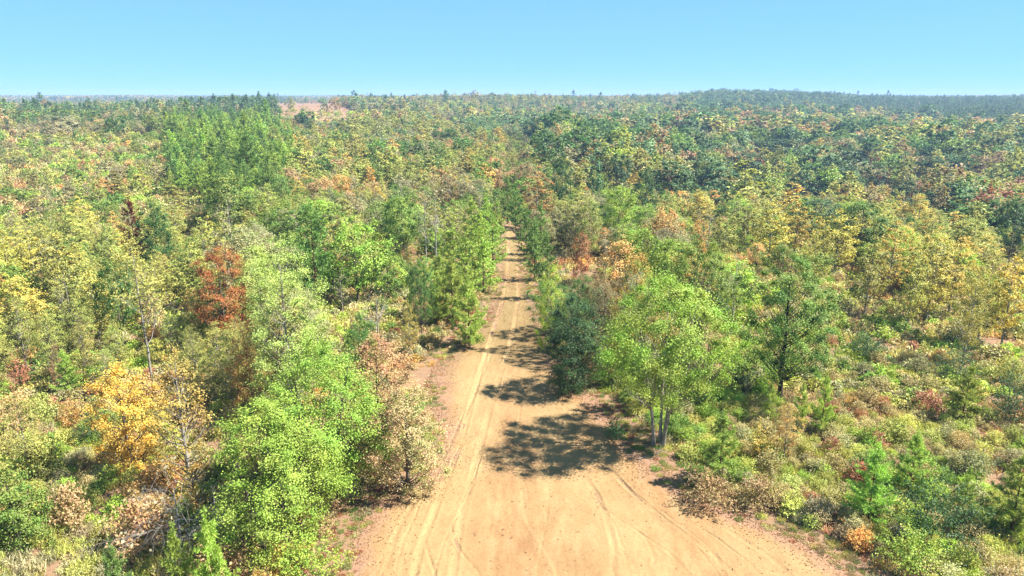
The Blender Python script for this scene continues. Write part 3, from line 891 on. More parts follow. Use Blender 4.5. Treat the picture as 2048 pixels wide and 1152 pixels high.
hero('pine', 432, 1030, 118, 'pine', 'taller of two feathery young pines below the dead grey tree', base=(428, 1300))
hero('pine', 366, 1058, 110, 'pine', 'feathery young pine directly under the dead grey tree', base=(360, 1310))
hero('pine', 240, 1088, 100, 'pined', 'small dark green pine at the edge of the grassy corner', base=(232, 1300))
hero('bare', 352, 965, 200, 'grey', 'dead grey tree with spreading bare branches over the young pines', base=(360, 1120),
     big=dict(seed=9017, levels=5, r0=.09, leafn=90, first=.15, spread=1.1, kids=(5, 4, 3), droop=.12))
hero('shrub', 190, 785, 70, 'deep', 'dark green shrub below the golden-orange maple', base=(192, 885))
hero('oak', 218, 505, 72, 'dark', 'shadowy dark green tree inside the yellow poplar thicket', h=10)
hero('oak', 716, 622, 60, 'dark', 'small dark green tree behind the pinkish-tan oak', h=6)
hero('shrub', 610, 1070, 150, 'yelgreen', 'yellow-green bush at the foot of the lime-green maple', base=(612, 1165))
hero('tallpine', 256, 396, 50, 'dkred', 'dead red-brown pine standing beside a dark green tree', h=11)
hero('oak', 302, 398, 78, 'dark', 'dark green tree next to the dead red-brown pine', h=11)
hero('tallpine', 618, 408, 92, 'pined', 'tall dark green pine beside the bright lime-green tree', h=13)
hero('oak', 706, 424, 135, 'lime', 'bright lime-green broadleaf tree beside the tall dark pine', h=11.5)
hero('oak', 802, 383, 80, 'leafy', 'mid-green tree in front of a shadowed gap near tall grey stems', h=11)
hero('bare', 868, 375, 80, 'grey', 'tall grey leafless tree above the trackside pines', h=13)
hero('bare', 848, 395, 60, 'grey', 'slimmer grey leafless tree beside the tall grey one', h=11)
hero('oak', 838, 515, 64, 'dark', 'dark green tree behind the trackside pines', h=9)
hero('bare', 752, 585, 95, 'tan', 'grey twiggy leafless tree behind the pinkish-tan oak', h=6.5)
hero('poplar', 816, 600, 40, 'yellow', 'small yellow tree behind the weedy verge of the track', h=6)
# --- pines along the track
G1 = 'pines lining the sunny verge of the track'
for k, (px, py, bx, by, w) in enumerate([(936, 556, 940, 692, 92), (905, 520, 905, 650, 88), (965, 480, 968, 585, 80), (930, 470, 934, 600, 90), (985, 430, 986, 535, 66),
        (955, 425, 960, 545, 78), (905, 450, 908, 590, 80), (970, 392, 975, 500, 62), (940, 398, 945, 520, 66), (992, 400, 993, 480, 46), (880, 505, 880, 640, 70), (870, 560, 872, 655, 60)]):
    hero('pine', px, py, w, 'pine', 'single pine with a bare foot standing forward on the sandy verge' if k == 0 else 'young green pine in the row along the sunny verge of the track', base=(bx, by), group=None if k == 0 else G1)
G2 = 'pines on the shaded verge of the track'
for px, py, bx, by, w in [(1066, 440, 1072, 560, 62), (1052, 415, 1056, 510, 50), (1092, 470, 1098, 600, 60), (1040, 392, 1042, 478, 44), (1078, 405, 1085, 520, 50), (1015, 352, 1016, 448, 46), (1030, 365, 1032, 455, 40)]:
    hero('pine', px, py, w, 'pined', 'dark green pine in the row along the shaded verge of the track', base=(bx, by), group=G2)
hero('poplar', 1076, 328, 72, 'orange', 'orange-brown poplar above the end of the track', h=13)
hero('oak', 1003, 330, 34, 'tan', 'small pinkish-tan tree above the end of the track', h=9)
hero('oak', 1240, 366, 76, 'lime', 'bright lime-green tree among grey-olive trees across the track', h=11)
hero('oak', 1180, 395, 60, 'yolive', 'yellow-olive tree behind a small russet tree across the track', h=10)
hero('oak', 1165, 458, 46, 'russet', 'small russet tree leaning over dark growth across the track', h=8)
# --- scrub on the other side
hero('poplar', 1577, 800, 62, 'orange', 'bright orange sapling at the foot of the tall airy oak', base=(1570, 922))
hero('shrub', 1520, 850, 70, 'gold', 'golden brush between the young pine and the orange sapling', base=(1520, 925))
hero('pine', 1442, 826, 108, 'pine', 'bushy young pine at the clearing edge below the broad maple', base=(1446, 968))
hero('pine', 1656, 750, 54, 'pine', 'slim leaning young pine in the scrub beside the airy oak', base=(1640, 868))
hero('pine', 1604, 765, 40, 'pine', 'small slim pine just behind the orange sapling', base=(1604, 850))
hero('pine', 1540, 765, 40, 'pine', 'small slim pine on the maple side of the airy oak', base=(1540, 850))
hero('pine', 1936, 732, 80, 'pine', 'round young pine in the scrub below the dark shrubs', base=(1930, 845))
hero('pine', 1748, 893, 108, 'pine', 'bushy young pine beside the large dark shrub', base=(1745, 1045))
hero('pine', 1828, 866, 88, 'pine', 'young pine standing just behind the bushy pine and dark shrub', base=(1826, 990))
hero('pine', 1932, 935, 46, 'pine', 'thin pine seedling behind the large dark shrub', base=(1936, 1030))
hero('pine', 2040, 912, 130, 'pine', 'large young pine beyond the dark shrub at the edge of view', base=(2030, 1070))
hero('shrub', 1872, 948, 168, 'deep', 'large dark green shrub beside the bushy young pine', base=(1875, 1092))
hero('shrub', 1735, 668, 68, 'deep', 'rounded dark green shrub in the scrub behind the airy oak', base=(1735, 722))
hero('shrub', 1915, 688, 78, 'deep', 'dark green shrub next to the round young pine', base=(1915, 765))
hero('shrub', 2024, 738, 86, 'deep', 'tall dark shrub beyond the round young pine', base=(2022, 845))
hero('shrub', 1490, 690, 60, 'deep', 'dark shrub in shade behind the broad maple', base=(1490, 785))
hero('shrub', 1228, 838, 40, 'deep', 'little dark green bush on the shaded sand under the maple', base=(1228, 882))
hero('shrub', 1825, 1058, 130, 'yelgreen', 'yellow-green bush below the large dark shrub', base=(1822, 1140))
hero('shrub', 1420, 955, 120, 'brown', 'brown brush along the clearing edge under the young pine', base=(1425, 1010))
hero('shrub', 1520, 950, 90, 'brown', 'brown brush along the clearing edge under the orange sapling', base=(1515, 1012))
hero('bare', 2030, 555, 44, 'grey', 'pale leaning trunk among golden poplars at the edge of view', base=(2012, 678), lean=(0, .12))
# --- golden poplars above the hollow
G3 = 'golden poplars above the hollow'
for px, py, w, p in [(1685, 412, 92, 'yellow'), (1640, 440, 70, 'yolive'), (1795, 438, 84, 'gold'), (1752, 462, 70, 'yolive'), (1880, 470, 86, 'yellow'), (1925, 462, 88, 'gold'), (1990, 496, 88, 'yellow'),
                     (2040, 500, 84, 'gold'), (1600, 398, 86, 'gold'), (1548, 402, 80, 'yellow'), (1500, 392, 74, 'yolive'), (1455, 408, 64, 'yolive'), (1840, 480, 70, 'yolive'), (1400, 372, 60, 'gold'), (1962, 520, 70, 'yolive')]:
    hero('poplar', px, py, w, p, f"{PAL[p][2]} poplar in the bank of autumn trees above the wooded hollow", h=10.5, group=f'{PAL[p][2]} poplars above the hollow')
# --- dark oaks of the hollow and farther landmarks
G4 = 'dark oaks of the wooded hollow'
for px, py, w in [(1440, 322, 104), (1345, 315, 88), (1295, 328, 60), (1125, 302, 52), (1556, 274, 88), (1700, 287, 68), (1868, 308, 62), (2040, 392, 70), (1630, 390, 110), (1500, 300, 60), (1240, 300, 50), (1190, 300, 46), (1760, 320, 56), (1930, 300, 60), (1610, 330, 60), (1820, 350, 60)]:
    hero('oak', px, py, w, 'deep', 'big dark green oak down in the wooded hollow', h=15, dmin=170, group=G4)
hero('oak', 228, 224, 40, 'dark', 'lone dark round tree on the scrubby slope below the skyline', h=12)
hero('oak', 300, 228, 34, 'leafy', 'round green tree on the scrubby slope beside the lone dark one', h=10)
hero('oak', 1370, 298, 52, 'tan', 'pinkish crown behind the dark oaks of the hollow', h=13, dmin=200)
hero('oak', 1840, 362, 28, 'russet', 'small russet tree among dark trees of the hollow', h=10, dmin=200)
hero('oak', 1520, 312, 34, 'russet', 'russet crown in front of a big dark oak', h=12, dmin=200)
hero('poplar', 895, 330, 44, 'brown', 'olive-brown tree beyond the tall grey leafless tree', h=11)
hero('oak', 738, 326, 24, 'orange', 'small orange crown in the olive woods beyond the lime tree', h=7)

G5 = 'trees standing up on the skyline'
for px, py, w, kd, pl_, h_, lb in [(174, 189, 15, 'oak', 'deep', 15, 'single dark tree standing up on the skyline'), (88, 196, 16, 'oak', 'brown', 13, 'brown round crown on the skyline'),
        (492, 189, 12, 'tallpine', 'blue', 14, None), (520, 190, 11, 'tallpine', 'blue', 13, None), (470, 192, 11, 'tallpine', 'blue', 13, None), (548, 191, 11, 'tallpine', 'blue', 13, None),
        (580, 192, 18, 'poplar', 'yolive', 13, 'yellow-olive tree on the crest beside the bare hillside'), (668, 190, 22, 'oak', 'brown', 13, 'brown oak on the crest above the bare hillside'),
        (645, 193, 14, 'oak', 'blue', 12, 'blue-green oak on the crest above the bare hillside'), (735, 189, 10, 'bare', 'grey', 14, 'thin bare tree on the crest past the bare hillside')]:
    hero(kd, px, py, w * 1.15, pl_, lb or 'dark pine standing up from the pine-covered crest', dist={'tallpine': 900}.get(kd, 620), group=None if lb else G5)

# ------------------------------------------------------------------ woods filled in between, by zone
def poly_in(u, v, P):
    P = np.array(P, float); ins = np.zeros(u.shape, bool)
    j = len(P) - 1
    for i in range(len(P)):
        (x1, y1), (x2, y2) = P[i], P[j]
        c = ((y1 > v) != (y2 > v)) & (u < (x2 - x1) * (v - y1) / (y2 - y1 + 1e-9) + x1)
        ins ^= c; j = i
    return ins

# zone: polygon seen from the camera, density, words for its place, [(kind, palette, weight, hmin, hmax, width/height)]
ZONES = [
    ('mixed', [(-3000, -500), (5000, -500), (5000, 4000), (-3000, 4000)], 1.0, 'in the mixed woods',
     [('poplar', 'yolive', 3, 6, 9, .5), ('oak', 'brown', 1, 6, 9, .7), ('oak', 'leafy', 2, 6, 10, .75), ('poplar', 'grey', 2, 6, 9, .5), ('oak', 'tan', 1, 5, 8, .7)]),
    ('farleft', [(-600, 180), (420, 180), (420, 262), (-600, 262)], .95, 'on the far scrubby slope',
     [('oak', 'grey', 3, 5, 9, .9), ('tallpine', 'blue', 2, 7, 11, .4), ('poplar', 'yolive', 3, 6, 9, .6), ('oak', 'tan', 2, 5, 8, .8), ('oak', 'leafy', 2, 6, 10, .8)]),
    ('scrubslope', [(-600, 255), (340, 255), (400, 345), (430, 440), (-600, 440)], .55, 'on the scrubby slope beside the pine stand',
     [('shrub', 'straw', 4, 1.6, 3, 1.4), ('shrub', 'tan', 1.5, 1.6, 3, 1.3), ('oak', 'leafy', 2, 3, 6, .8), ('shrub', 'leafy', 2, 2, 4, 1.2), ('poplar', 'yolive', 3, 4, 7, .55), ('oak', 'orange', .7, 3, 5, .8), ('oak', 'grey', 2, 4, 6, .8), ('pine', 'pine', 1, 3, 5, .5), ('oak', 'brown', 1, 3, 5, .9)]),
    ('pinestand', [(345, 238), (555, 238), (590, 330), (575, 402), (440, 415), (350, 345)], 1.35, 'in the dense pine stand on the slope',
     [('tallpine', 'pine', 6, 8, 10.5, .42), ('tallpine', 'pined', 3, 8, 11, .42), ('poplar', 'yolive', .4, 7, 9, .5)]),
    ('pinehill', [(370, 180), (575, 180), (575, 226), (370, 226)], 1.0, 'on the pine-covered crest',
     [('tallpine', 'blue', 6, 9, 12, .42), ('oak', 'grey', 1, 7, 9, .8)]),
    ('midolive', [(560, 240), (1000, 240), (1000, 430), (600, 430)], 1.0, 'in the olive woods before the end of the track',
     [('poplar', 'yolive', 4, 7, 10, .55), ('oak', 'grey', 2, 6, 9, .75), ('oak', 'leafy', 2, 6, 10, .75), ('poplar', 'gold', 1.2, 7, 9, .55), ('oak', 'tan', 1.3, 6, 9, .7), ('oak', 'dark', 1.2, 7, 11, .8), ('bare', 'grey', .8, 7, 10, .5), ('oak', 'orange', .3, 5, 8, .7)]),
    ('rise', [(690, 176), (1420, 176), (1420, 275), (690, 275)], 1.0, 'on the wooded rise beyond the track',
     [('oak', 'grey', 4, 8, 12, .8), ('oak', 'blue', 2, 9, 13, .8), ('poplar', 'yolive', 5, 9, 12, .55), ('oak', 'yelgreen', 1.5, 8, 11, .7), ('tallpine', 'blue', 1.5, 9, 13, .4), ('oak', 'tan', 1, 8, 11, .8), ('bare', 'grey', 1, 9, 11, .5), ('oak', 'brown', .5, 8, 11, .8)]),
    ('farridge', [(1380, 170), (1720, 170), (1720, 228), (1380, 228)], 1.0, 'on the far dark ridge',
     [('oak', 'blue', 5, 9, 13, .85), ('oak', 'deep', 2, 9, 13, .85), ('poplar', 'yolive', 1, 9, 11, .6)]),
    ('plantation', [(1690, 190), (2800, 190), (2800, 252), (1960, 246), (1700, 222)], 1.15, 'in the far pine plantation',
     [('tallpine', 'blue', 8, 8.5, 10, .42)]),
    ('yellowbelt', [(1330, 224), (1720, 224), (1960, 248), (2800, 255), (2800, 330), (1900, 320), (1640, 285), (1330, 262)], 1.0, 'in the belt of yellow trees across the hollow',
     [('poplar', 'yolive', 4, 10, 13, .55), ('poplar', 'yellow', 2, 10, 12, .55), ('oak', 'tan', 1.2, 9, 12, .75), ('oak', 'dark', 2, 10, 14, .8), ('oak', 'blue', 1, 10, 14, .8), ('poplar', 'gold', 1, 9, 12, .55)]),
    ('hollow', [(1090, 262), (1330, 258), (1640, 285), (1900, 315), (2800, 330), (2800, 480), (2048, 480), (1760, 410), (1480, 380), (1260, 370), (1090, 330)], 1.0, 'down in the wooded hollow',
     [('oak', 'deep', 2.6, 11, 16, .8), ('oak', 'dark', 3.2, 10, 15, .8), ('oak', 'leafy', 1.6, 10, 14, .8), ('oak', 'blue', 1.6, 10, 15, .8), ('oak', 'brown', 2, 9, 13, .8), ('poplar', 'yolive', 4, 11, 14, .5), ('oak', 'yelgreen', 1.2, 10, 13, .7), ('oak', 'russet', .6, 8, 12, .8), ('oak', 'grey', 2.2, 9, 13, .8), ('bare', 'grey', .8, 9, 12, .5), ('poplar', 'gold', .8, 10, 13, .5)]),
    ('poplarbank', [(1470, 395), (1760, 420), (2048, 490), (2800, 520), (2800, 600), (1900, 600), (1640, 540), (1470, 470)], .75, 'in the bank of autumn trees above the wooded hollow',
     [('poplar', 'yolive', 4, 7, 9, .55), ('poplar', 'gold', .8, 7, 9, .55), ('oak', 'yelgreen', 2, 5, 8, .7), ('poplar', 'grey', 2, 6, 8, .5), ('oak', 'dark', .7, 5, 8, .8)]),
    ('acrosstrack', [(1040, 330), (1260, 370), (1480, 385), (1480, 500), (1640, 540), (1620, 620), (1090, 620), (1040, 480)], .9, 'in the thicket behind the broad maple',
     [('oak', 'grey', 2.5, 6, 9, .75), ('oak', 'leafy', 2, 6, 9, .8), ('poplar', 'yolive', 3, 7, 10, .55), ('bare', 'grey', 1, 7, 9, .5), ('oak', 'dark', 1.2, 6, 9, .8), ('oak', 'orange', .5, 5, 8, .7), ('oak', 'yelgreen', 1.5, 6, 9, .75), ('oak', 'tan', .8, 5, 8, .7)]),
    ('scrub', [(1600, 560), (1900, 600), (2800, 600), (2800, 1500), (1300, 1500), (1480, 900), (1480, 620)], .6, 'in the open scrub around the young pines',
     [('shrub', 'leafy', 3, 1.2, 2.4, 1.3), ('shrub', 'yolive', 3, 1.0, 2.2, 1.3), ('shrub', 'straw', 2.5, .9, 1.8, 1.4), ('shrub', 'red', .8, .9, 1.7, 1.3), ('shrub', 'grey', 2, 1, 2, 1.3), ('shrub', 'yelgreen', 2, 1, 2.2, 1.2), ('shrub', 'dark', .8, 1.2, 2.4, 1.2), ('shrub', 'orange', .6, 1, 2, 1.1), ('oak', 'yolive', .5, 2.5, 4, .8)]),
    ('poplarthicket', [(-600, 425), (420, 425), (540, 470), (520, 640), (330, 700), (-600, 720)], 1.0, 'in the yellow poplar thicket around the rust-red oak',
     [('poplar', 'yolive', 6, 5.5, 9.5, .5), ('poplar', 'yellow', 2, 5.5, 9, .5), ('poplar', 'grey', 2, 5, 8.5, .5), ('oak', 'leafy', 1.6, 4, 7.5, .7), ('bare', 'yolive', 1.6, 6, 9, .45), ('oak', 'yolive', 2, 3.5, 6, .75), ('poplar', 'orange', .8, 4, 7, .5), ('shrub', 'tan', 1.2, 1.5, 3, 1.1), ('poplar', 'tan', 1, 4, 7, .5)]),
    ('behindmaple', [(470, 425), (880, 425), (880, 640), (700, 680), (480, 700)], .9, 'in the thicket behind the large green maple',
     [('oak', 'yelgreen', 2.5, 6, 9, .75), ('poplar', 'yolive', 3, 6, 9, .5), ('oak', 'leafy', 2, 5, 8, .75), ('oak', 'grey', 2, 5, 8, .75), ('oak', 'tan', .8, 4, 7, .7), ('bare', 'grey', .7, 6, 8, .5), ('oak', 'pale', 1, 6, 9, .7)]),
    ('brush', [(-600, 690), (330, 680), (480, 700), (500, 800), (400, 1500), (-600, 1500)], .85, 'in the autumn brush below the poplar thicket',
     [('shrub', 'yolive', 3, 1.8, 3.6, 1.0), ('shrub', 'tan', 2.5, 1.5, 3, 1.1), ('shrub', 'orange', 1.4, 1.3, 2.8, 1.1), ('poplar', 'yolive', 4, 3.5, 6.5, .5), ('poplar', 'tan', 1, 3, 5.5, .5),  ('shrub', 'leafy', 1.4, 1.2, 2.5, 1.2), ('shrub', 'red', .7, 1, 1.8, 1.2), ('oak', 'yellow', .6, 3, 5, .7), ('bare', 'tan', .4, 3, 5, .5)]),
    ('grasscorner', [(-600, 1050), (210, 1050), (330, 1152), (300, 1500), (-600, 1500)], .05, 'in the grassy corner',
     [('shrub', 'yolive', 1, .6, 1, 1.3)]),
    ('verge', [(640, 640), (960, 560), (1000, 560), (900, 720), (860, 1000), (640, 1200)], .28, 'on the weedy verge of the track',
     [('shrub', 'yolive', 2, .8, 1.8, 1.3), ('shrub', 'leafy', 2, .8, 1.8, 1.3), ('shrub', 'tan', 1, .7, 1.4, 1.3)]),
    ('clearcut', [(552, 208), (668, 206), (735, 236), (690, 252), (560, 240)], .02, 'on the bare reddish hillside', [('shrub', 'tan', 1, 1, 2, 1.2)]),
    ('clearcut2', [(860, 240), (925, 238), (945, 250), (870, 254)], .02, 'on the bare reddish hillside', [('shrub', 'tan', 1, 1, 2, 1.2)]),
]
def jitter_grid(step, dmin, dmax, half):
    n = int(dmax / step) + 2
    gx, gy = np.meshgrid(np.arange(-n, n + 1), np.arange(-2, n + 1))
    x = (gx.ravel() + rng.uniform(-.48, .48, gx.size)) * step; y = (gy.ravel() + rng.uniform(-.48, .48, gx.size)) * step
    d = np.hypot(x, y); az = np.abs(np.arctan2(x, y))
    k = (d > dmin) & (d < dmax) & (az < half)
    return x[k], y[k]

BANDS = [(2.8, 24, 130, .80), (3.2, 130, 230, .72), (4.0, 230, 420, .70), (5.2, 420, 800, .68), (7.4, 800, 1500, .68), (12., 1500, 2400, .68)]
X, Y, B = [], [], []
for bi, (st, a, b, half) in enumerate(BANDS):
    x, y = jitter_grid(st, a, b, half); X.append(x); Y.append(y); B.append(np.full(len(x), bi))
X = np.concatenate(X); Y = np.concatenate(Y); B = np.concatenate(B)
k = ~on_road(X, Y, 1.3)
X, Y, B = X[k], Y[k], B[k]
Z = terrain(X, Y); D = np.hypot(X, Y)
U, Vv, DEP = proj(X, Y, Z + 4.0)
zone = np.zeros(len(X), int)
ju = 26 * vnoise(X / 14, Y / 14, 61) + rng.normal(0, 9, len(X)); jv = (7 * vnoise(X / 14, Y / 14, 62) + rng.normal(0, 3, len(X))) * np.clip((Vv - 180) / 120, 0, 2)
for zi, zn in enumerate(ZONES):
    zone[poly_in(U + ju, Vv + jv, zn[1])] = zi
U0, V0, _ = proj(X, Y, Z + .5)                   # low growth is sorted by where its foot shows
for zi, zn in enumerate(ZONES):
    if zn[0] in ('scrub', 'brush', 'grasscorner', 'verge', 'clearcut', 'clearcut2'):
        zone[poly_in(U0, V0, zn[1])] = zi
KIND = np.empty(len(X), object); PALN = np.empty(len(X), object)
HH = np.zeros(len(X)); WW = np.zeros(len(X)); keep = np.zeros(len(X), bool)
# colours gather in patches: a slow noise picks along the zone's list
for zi, zn in enumerate(ZONES):
    ix = np.nonzero(zone == zi)[0]
    if not len(ix): continue
    keep[ix] = rng.random(len(ix)) < zn[2]
    w = np.array([e[2] for e in zn[4]], float); cw = np.cumsum(w / w.sum())
    q = rng.random(len(ix))
    ps = np.where(D[ix] > 350, 55, 20)
    patch = .5 + .62 * vnoise(X[ix] / ps, Y[ix] / ps, 77 + zi)
    q = np.where(rng.random(len(ix)) < .6, np.clip(patch, 0, .999), q)
    e = np.minimum(np.searchsorted(cw, q), len(w) - 1)
    for j, en in enumerate(zn[4]):
        m = ix[e == j]
        KIND[m] = en[0]; PALN[m] = en[1]
        HH[m] = rng.uniform(en[3], en[4], len(m))
        WW[m] = HH[m] * en[5] * rng.uniform(.8, 1.25, len(m))
vs = np.exp(rng.normal(0, .24, len(X))) * np.where((zone == [q[0] for q in ZONES].index('poplarthicket')) & (Vv < 520), .8, 1.0); 
small = np.array([{'hollow': .92, 'plantation': .85, 'pinestand': .86, 'yellowbelt': .8, 'farridge': .85, 'poplarbank': .95}.get(q[0], .74) for q in ZONES])
vs = vs * (1 + (small[zone] - 1) * np.clip((D - 85) / 60, 0, 1))      # the regrowth farther off is younger and lower
HH *= vs; WW *= vs
keep &= (vnoise(X / 9, Y / 9, 85) + .6 * vnoise(X / 40, Y / 40, 86) < .82) | (D < 60)
# keep clear of hand-placed trees, and do not stand in front of them
T_ = np.array(TAKEN)
top_u, top_v, top_dep = proj(X, Y, Z + HH)
wpx = WW / top_dep * F
for (hx, hy, hr, u0, u1, v0, v1, hd), cl in zip(TAKEN, CLEAR):
    dd = np.hypot(X - hx, Y - hy)
    keep &= ~(dd < .55 * (hr + WW / 2))
    cover = (D < hd) & (top_u + wpx * .4 > u0) & (top_u - wpx * .4 < u1) & (top_v < v0 + cl * (v1 - v0)) & (D > hd - 60)
    keep &= ~cover
# nothing tall may hide the track from the camera
ru, rv = [], []
for yy in np.arange(34, YEND - 3, 2.0):
    xc = (xl(np.array([yy]))[0] + xr(np.array([yy]))[0]) / 2
    for s in (.25, .5, .75):
        xs = xl(np.array([yy]))[0] * (1 - s) + xr(np.array([yy]))[0] * s
        a, b, c = proj(xs, yy, 0.0); 
        keep &= ~((D < yy) & (np.abs(top_u - a) < wpx * .5) & (top_v < b) & (Vv > b - 400))
idx = np.nonzero(keep)[0]

# individuals: the largest in view of each kind
size = HH * WW / np.maximum(DEP, 1) ** 2
inview = (top_u > -60) & (top_u < 2108) & (top_v < 1200)
LIMIT = {'pine': 285, 'poplar': 285, 'oak': 285, 'bare': 150, 'shrub': 285}
used = {'pine': 0, 'poplar': 0, 'oak': 0, 'bare': 0, 'shrub': 0}
for o in bpy.data.objects:
    for k, nm in (('pine', 'pine_tree'), ('poplar', 'poplar_tree'), ('oak', 'broadleaf_tree'), ('bare', 'bare_tree'), ('shrub', 'shrub')):
        if o.parent is None and o.name.split('.')[0] == nm: used[k] += 1
ind = set()
for i in idx[np.argsort(-size[idx])]:
    kk = 'pine' if KIND[i] == 'tallpine' else KIND[i]
    if inview[i] and used[kk] < LIMIT[kk] and D[i] < 330:
        used[kk] += 1; ind.add(int(i))
SZ = {'oak': (5.5, 9), 'poplar': (6, 8.5), 'pine': (5, 9), 'tallpine': (5, 9), 'bare': (6, 8.5), 'shrub': (1.3, 2.2)}
KW = {'oak': 'broadleaf tree', 'poplar': 'poplar', 'pine': 'pine', 'tallpine': 'pine', 'bare': 'almost leafless tree', 'shrub': 'shrub'}
for i in sorted(ind):
    kd = KIND[i]
    a, b = SZ[kd]
    sw = 'small' if HH[i] < a else 'medium-sized' if HH[i] < b else 'tall'
    lab = f"{sw} {PAL[PALN[i]][2]} {KW[kd]} {ZONES[zone[i]][3]}"
    place(kd, X[i], Y[i], HH[i], WW[i], PALN[i], lab, lab.replace('tree', 'trees', 1) if 'tree' in KW[kd] else lab)

# ------------------------------------------------------------------ what nobody could count: far woods, undergrowth, grass
def scatter(name, label, cat, rows, protos):
    """rows: x,y,z,rot,sx,sy,sz, proto index, tint, tint2"""
    pc = bpy.data.collections.new(name + '_kinds')
    for k, (p) in enumerate(protos):
        o = bpy.data.objects.new(f'{name}_kind_{k:03d}', p['joined'])
        pc.objects.link(o)
    P = np.asarray([r[0:3] for r in rows], np.float32)
    me = bpy.data.meshes.new(name)
    me.vertices.add(len(P)); me.vertices.foreach_set('co', P.ravel())
    def at(nm, ty, arr, key):
        a = me.attributes.new(nm, ty, 'POINT'); a.data.foreach_set(key, np.ascontiguousarray(arr).ravel())
    R = np.zeros((len(rows), 3), np.float32); R[:, 2] = [r[3] for r in rows]
    at('rot', 'FLOAT_VECTOR', R, 'vector')
    at('scl', 'FLOAT_VECTOR', np.asarray([r[4:7] for r in rows], np.float32), 'vector')
    at('pid', 'INT', np.asarray([r[7] for r in rows], np.int32), 'value')
    at('tint', 'FLOAT_VECTOR', np.asarray([r[8] for r in rows], np.float32), 'vector')
    at('tint2', 'FLOAT_VECTOR', np.asarray([r[9] for r in rows], np.float32), 'vector')
    o = link(name, me)
    tag(o, label, cat, kind='stuff')
    ng = bpy.data.node_groups.new(name, 'GeometryNodeTree')
    ng.interface.new_socket('Geometry', in_out='INPUT', socket_type='NodeSocketGeometry')
    ng.interface.new_socket('Geometry', in_out='OUTPUT', socket_type='NodeSocketGeometry')
    gi = ng.nodes.new('NodeGroupInput'); go = ng.nodes.new('NodeGroupOutput')
    ip = ng.nodes.new('GeometryNodeInstanceOnPoints')
    ci = ng.nodes.new('GeometryNodeCollectionInfo'); ci.inputs['Collection'].default_value = pc
    ci.inputs['Separate Children'].default_value = True; ci.inputs['Reset Children'].default_value = True
    def named(nm, ty):
        q = ng.nodes.new('GeometryNodeInputNamedAttribute'); q.data_type = ty; q.inputs['Name'].default_value = nm
        return [s for s in q.outputs if s.enabled and s.name == 'Attribute'][0]
    L = ng.links.new
    L(gi.outputs[0], ip.inputs['Points']); L(ci.outputs[0], ip.inputs['Instance'])
    ip.inputs['Pick Instance'].default_value = True
    L(named('pid', 'INT'), ip.inputs['Instance Index'])
    L(named('rot', 'FLOAT_VECTOR'), ip.inputs['Rotation'])
    L(named('scl', 'FLOAT_VECTOR'), ip.inputs['Scale'])
    L(ip.outputs[0], go.inputs[0])
    md = o.modifiers.new('scatter', 'NODES'); md.node_group = ng
    return o

protos, pidx = [], {}
for (kd, lod), pl in PROTO.items():
    for j, p in enumerate(pl):
        if 'joined' in p:
            pidx[(kd, lod, j)] = len(protos); protos.append(p)
rows = []
for i in idx:
    if int(i) in ind: continue
    kd = KIND[i]; d = D[i]
    lod = 1 if d < 170 else 2 if d < 480 else 3
    pl = PROTO[(kd, lod)]; j = rng.integers(0, len(pl)); p = pl[j]
    a, b = pal_cols(PALN[i], rng, .13)
    s = WW[i] / p['W']
    if lod == 3: s *= 1.15
    rows.append((X[i], Y[i], Z[i] - .05, rng.uniform(0, 6.28), s, s, HH[i] / p['H'], pidx[(kd, lod, j)], a, b))
# the last hills: patches of canopy
x, y = jitter_grid(30, 2400, 5600, .66)
z = terrain(x, y)
for q in range(len(x)):
    j = rng.integers(0, 3)
    a, _ = pal_cols(['blue', 'grey', 'dark', 'yolive'][rng.choice(4, p=[.4, .25, .2, .15])], rng)
    b, _ = pal_cols(['blue', 'grey', 'brown'][rng.integers(0, 3)], rng)
    rows.append((x[q], y[q], z[q] - .5, rng.uniform(0, 6.28), 1.1, 1.1, rng.uniform(.9, 1.3), pidx[('cluster', 3, j)], a, b))
scatter('far_woodland', 'mixed autumn woods rolling away to the hazy skyline', 'woods', rows, protos)

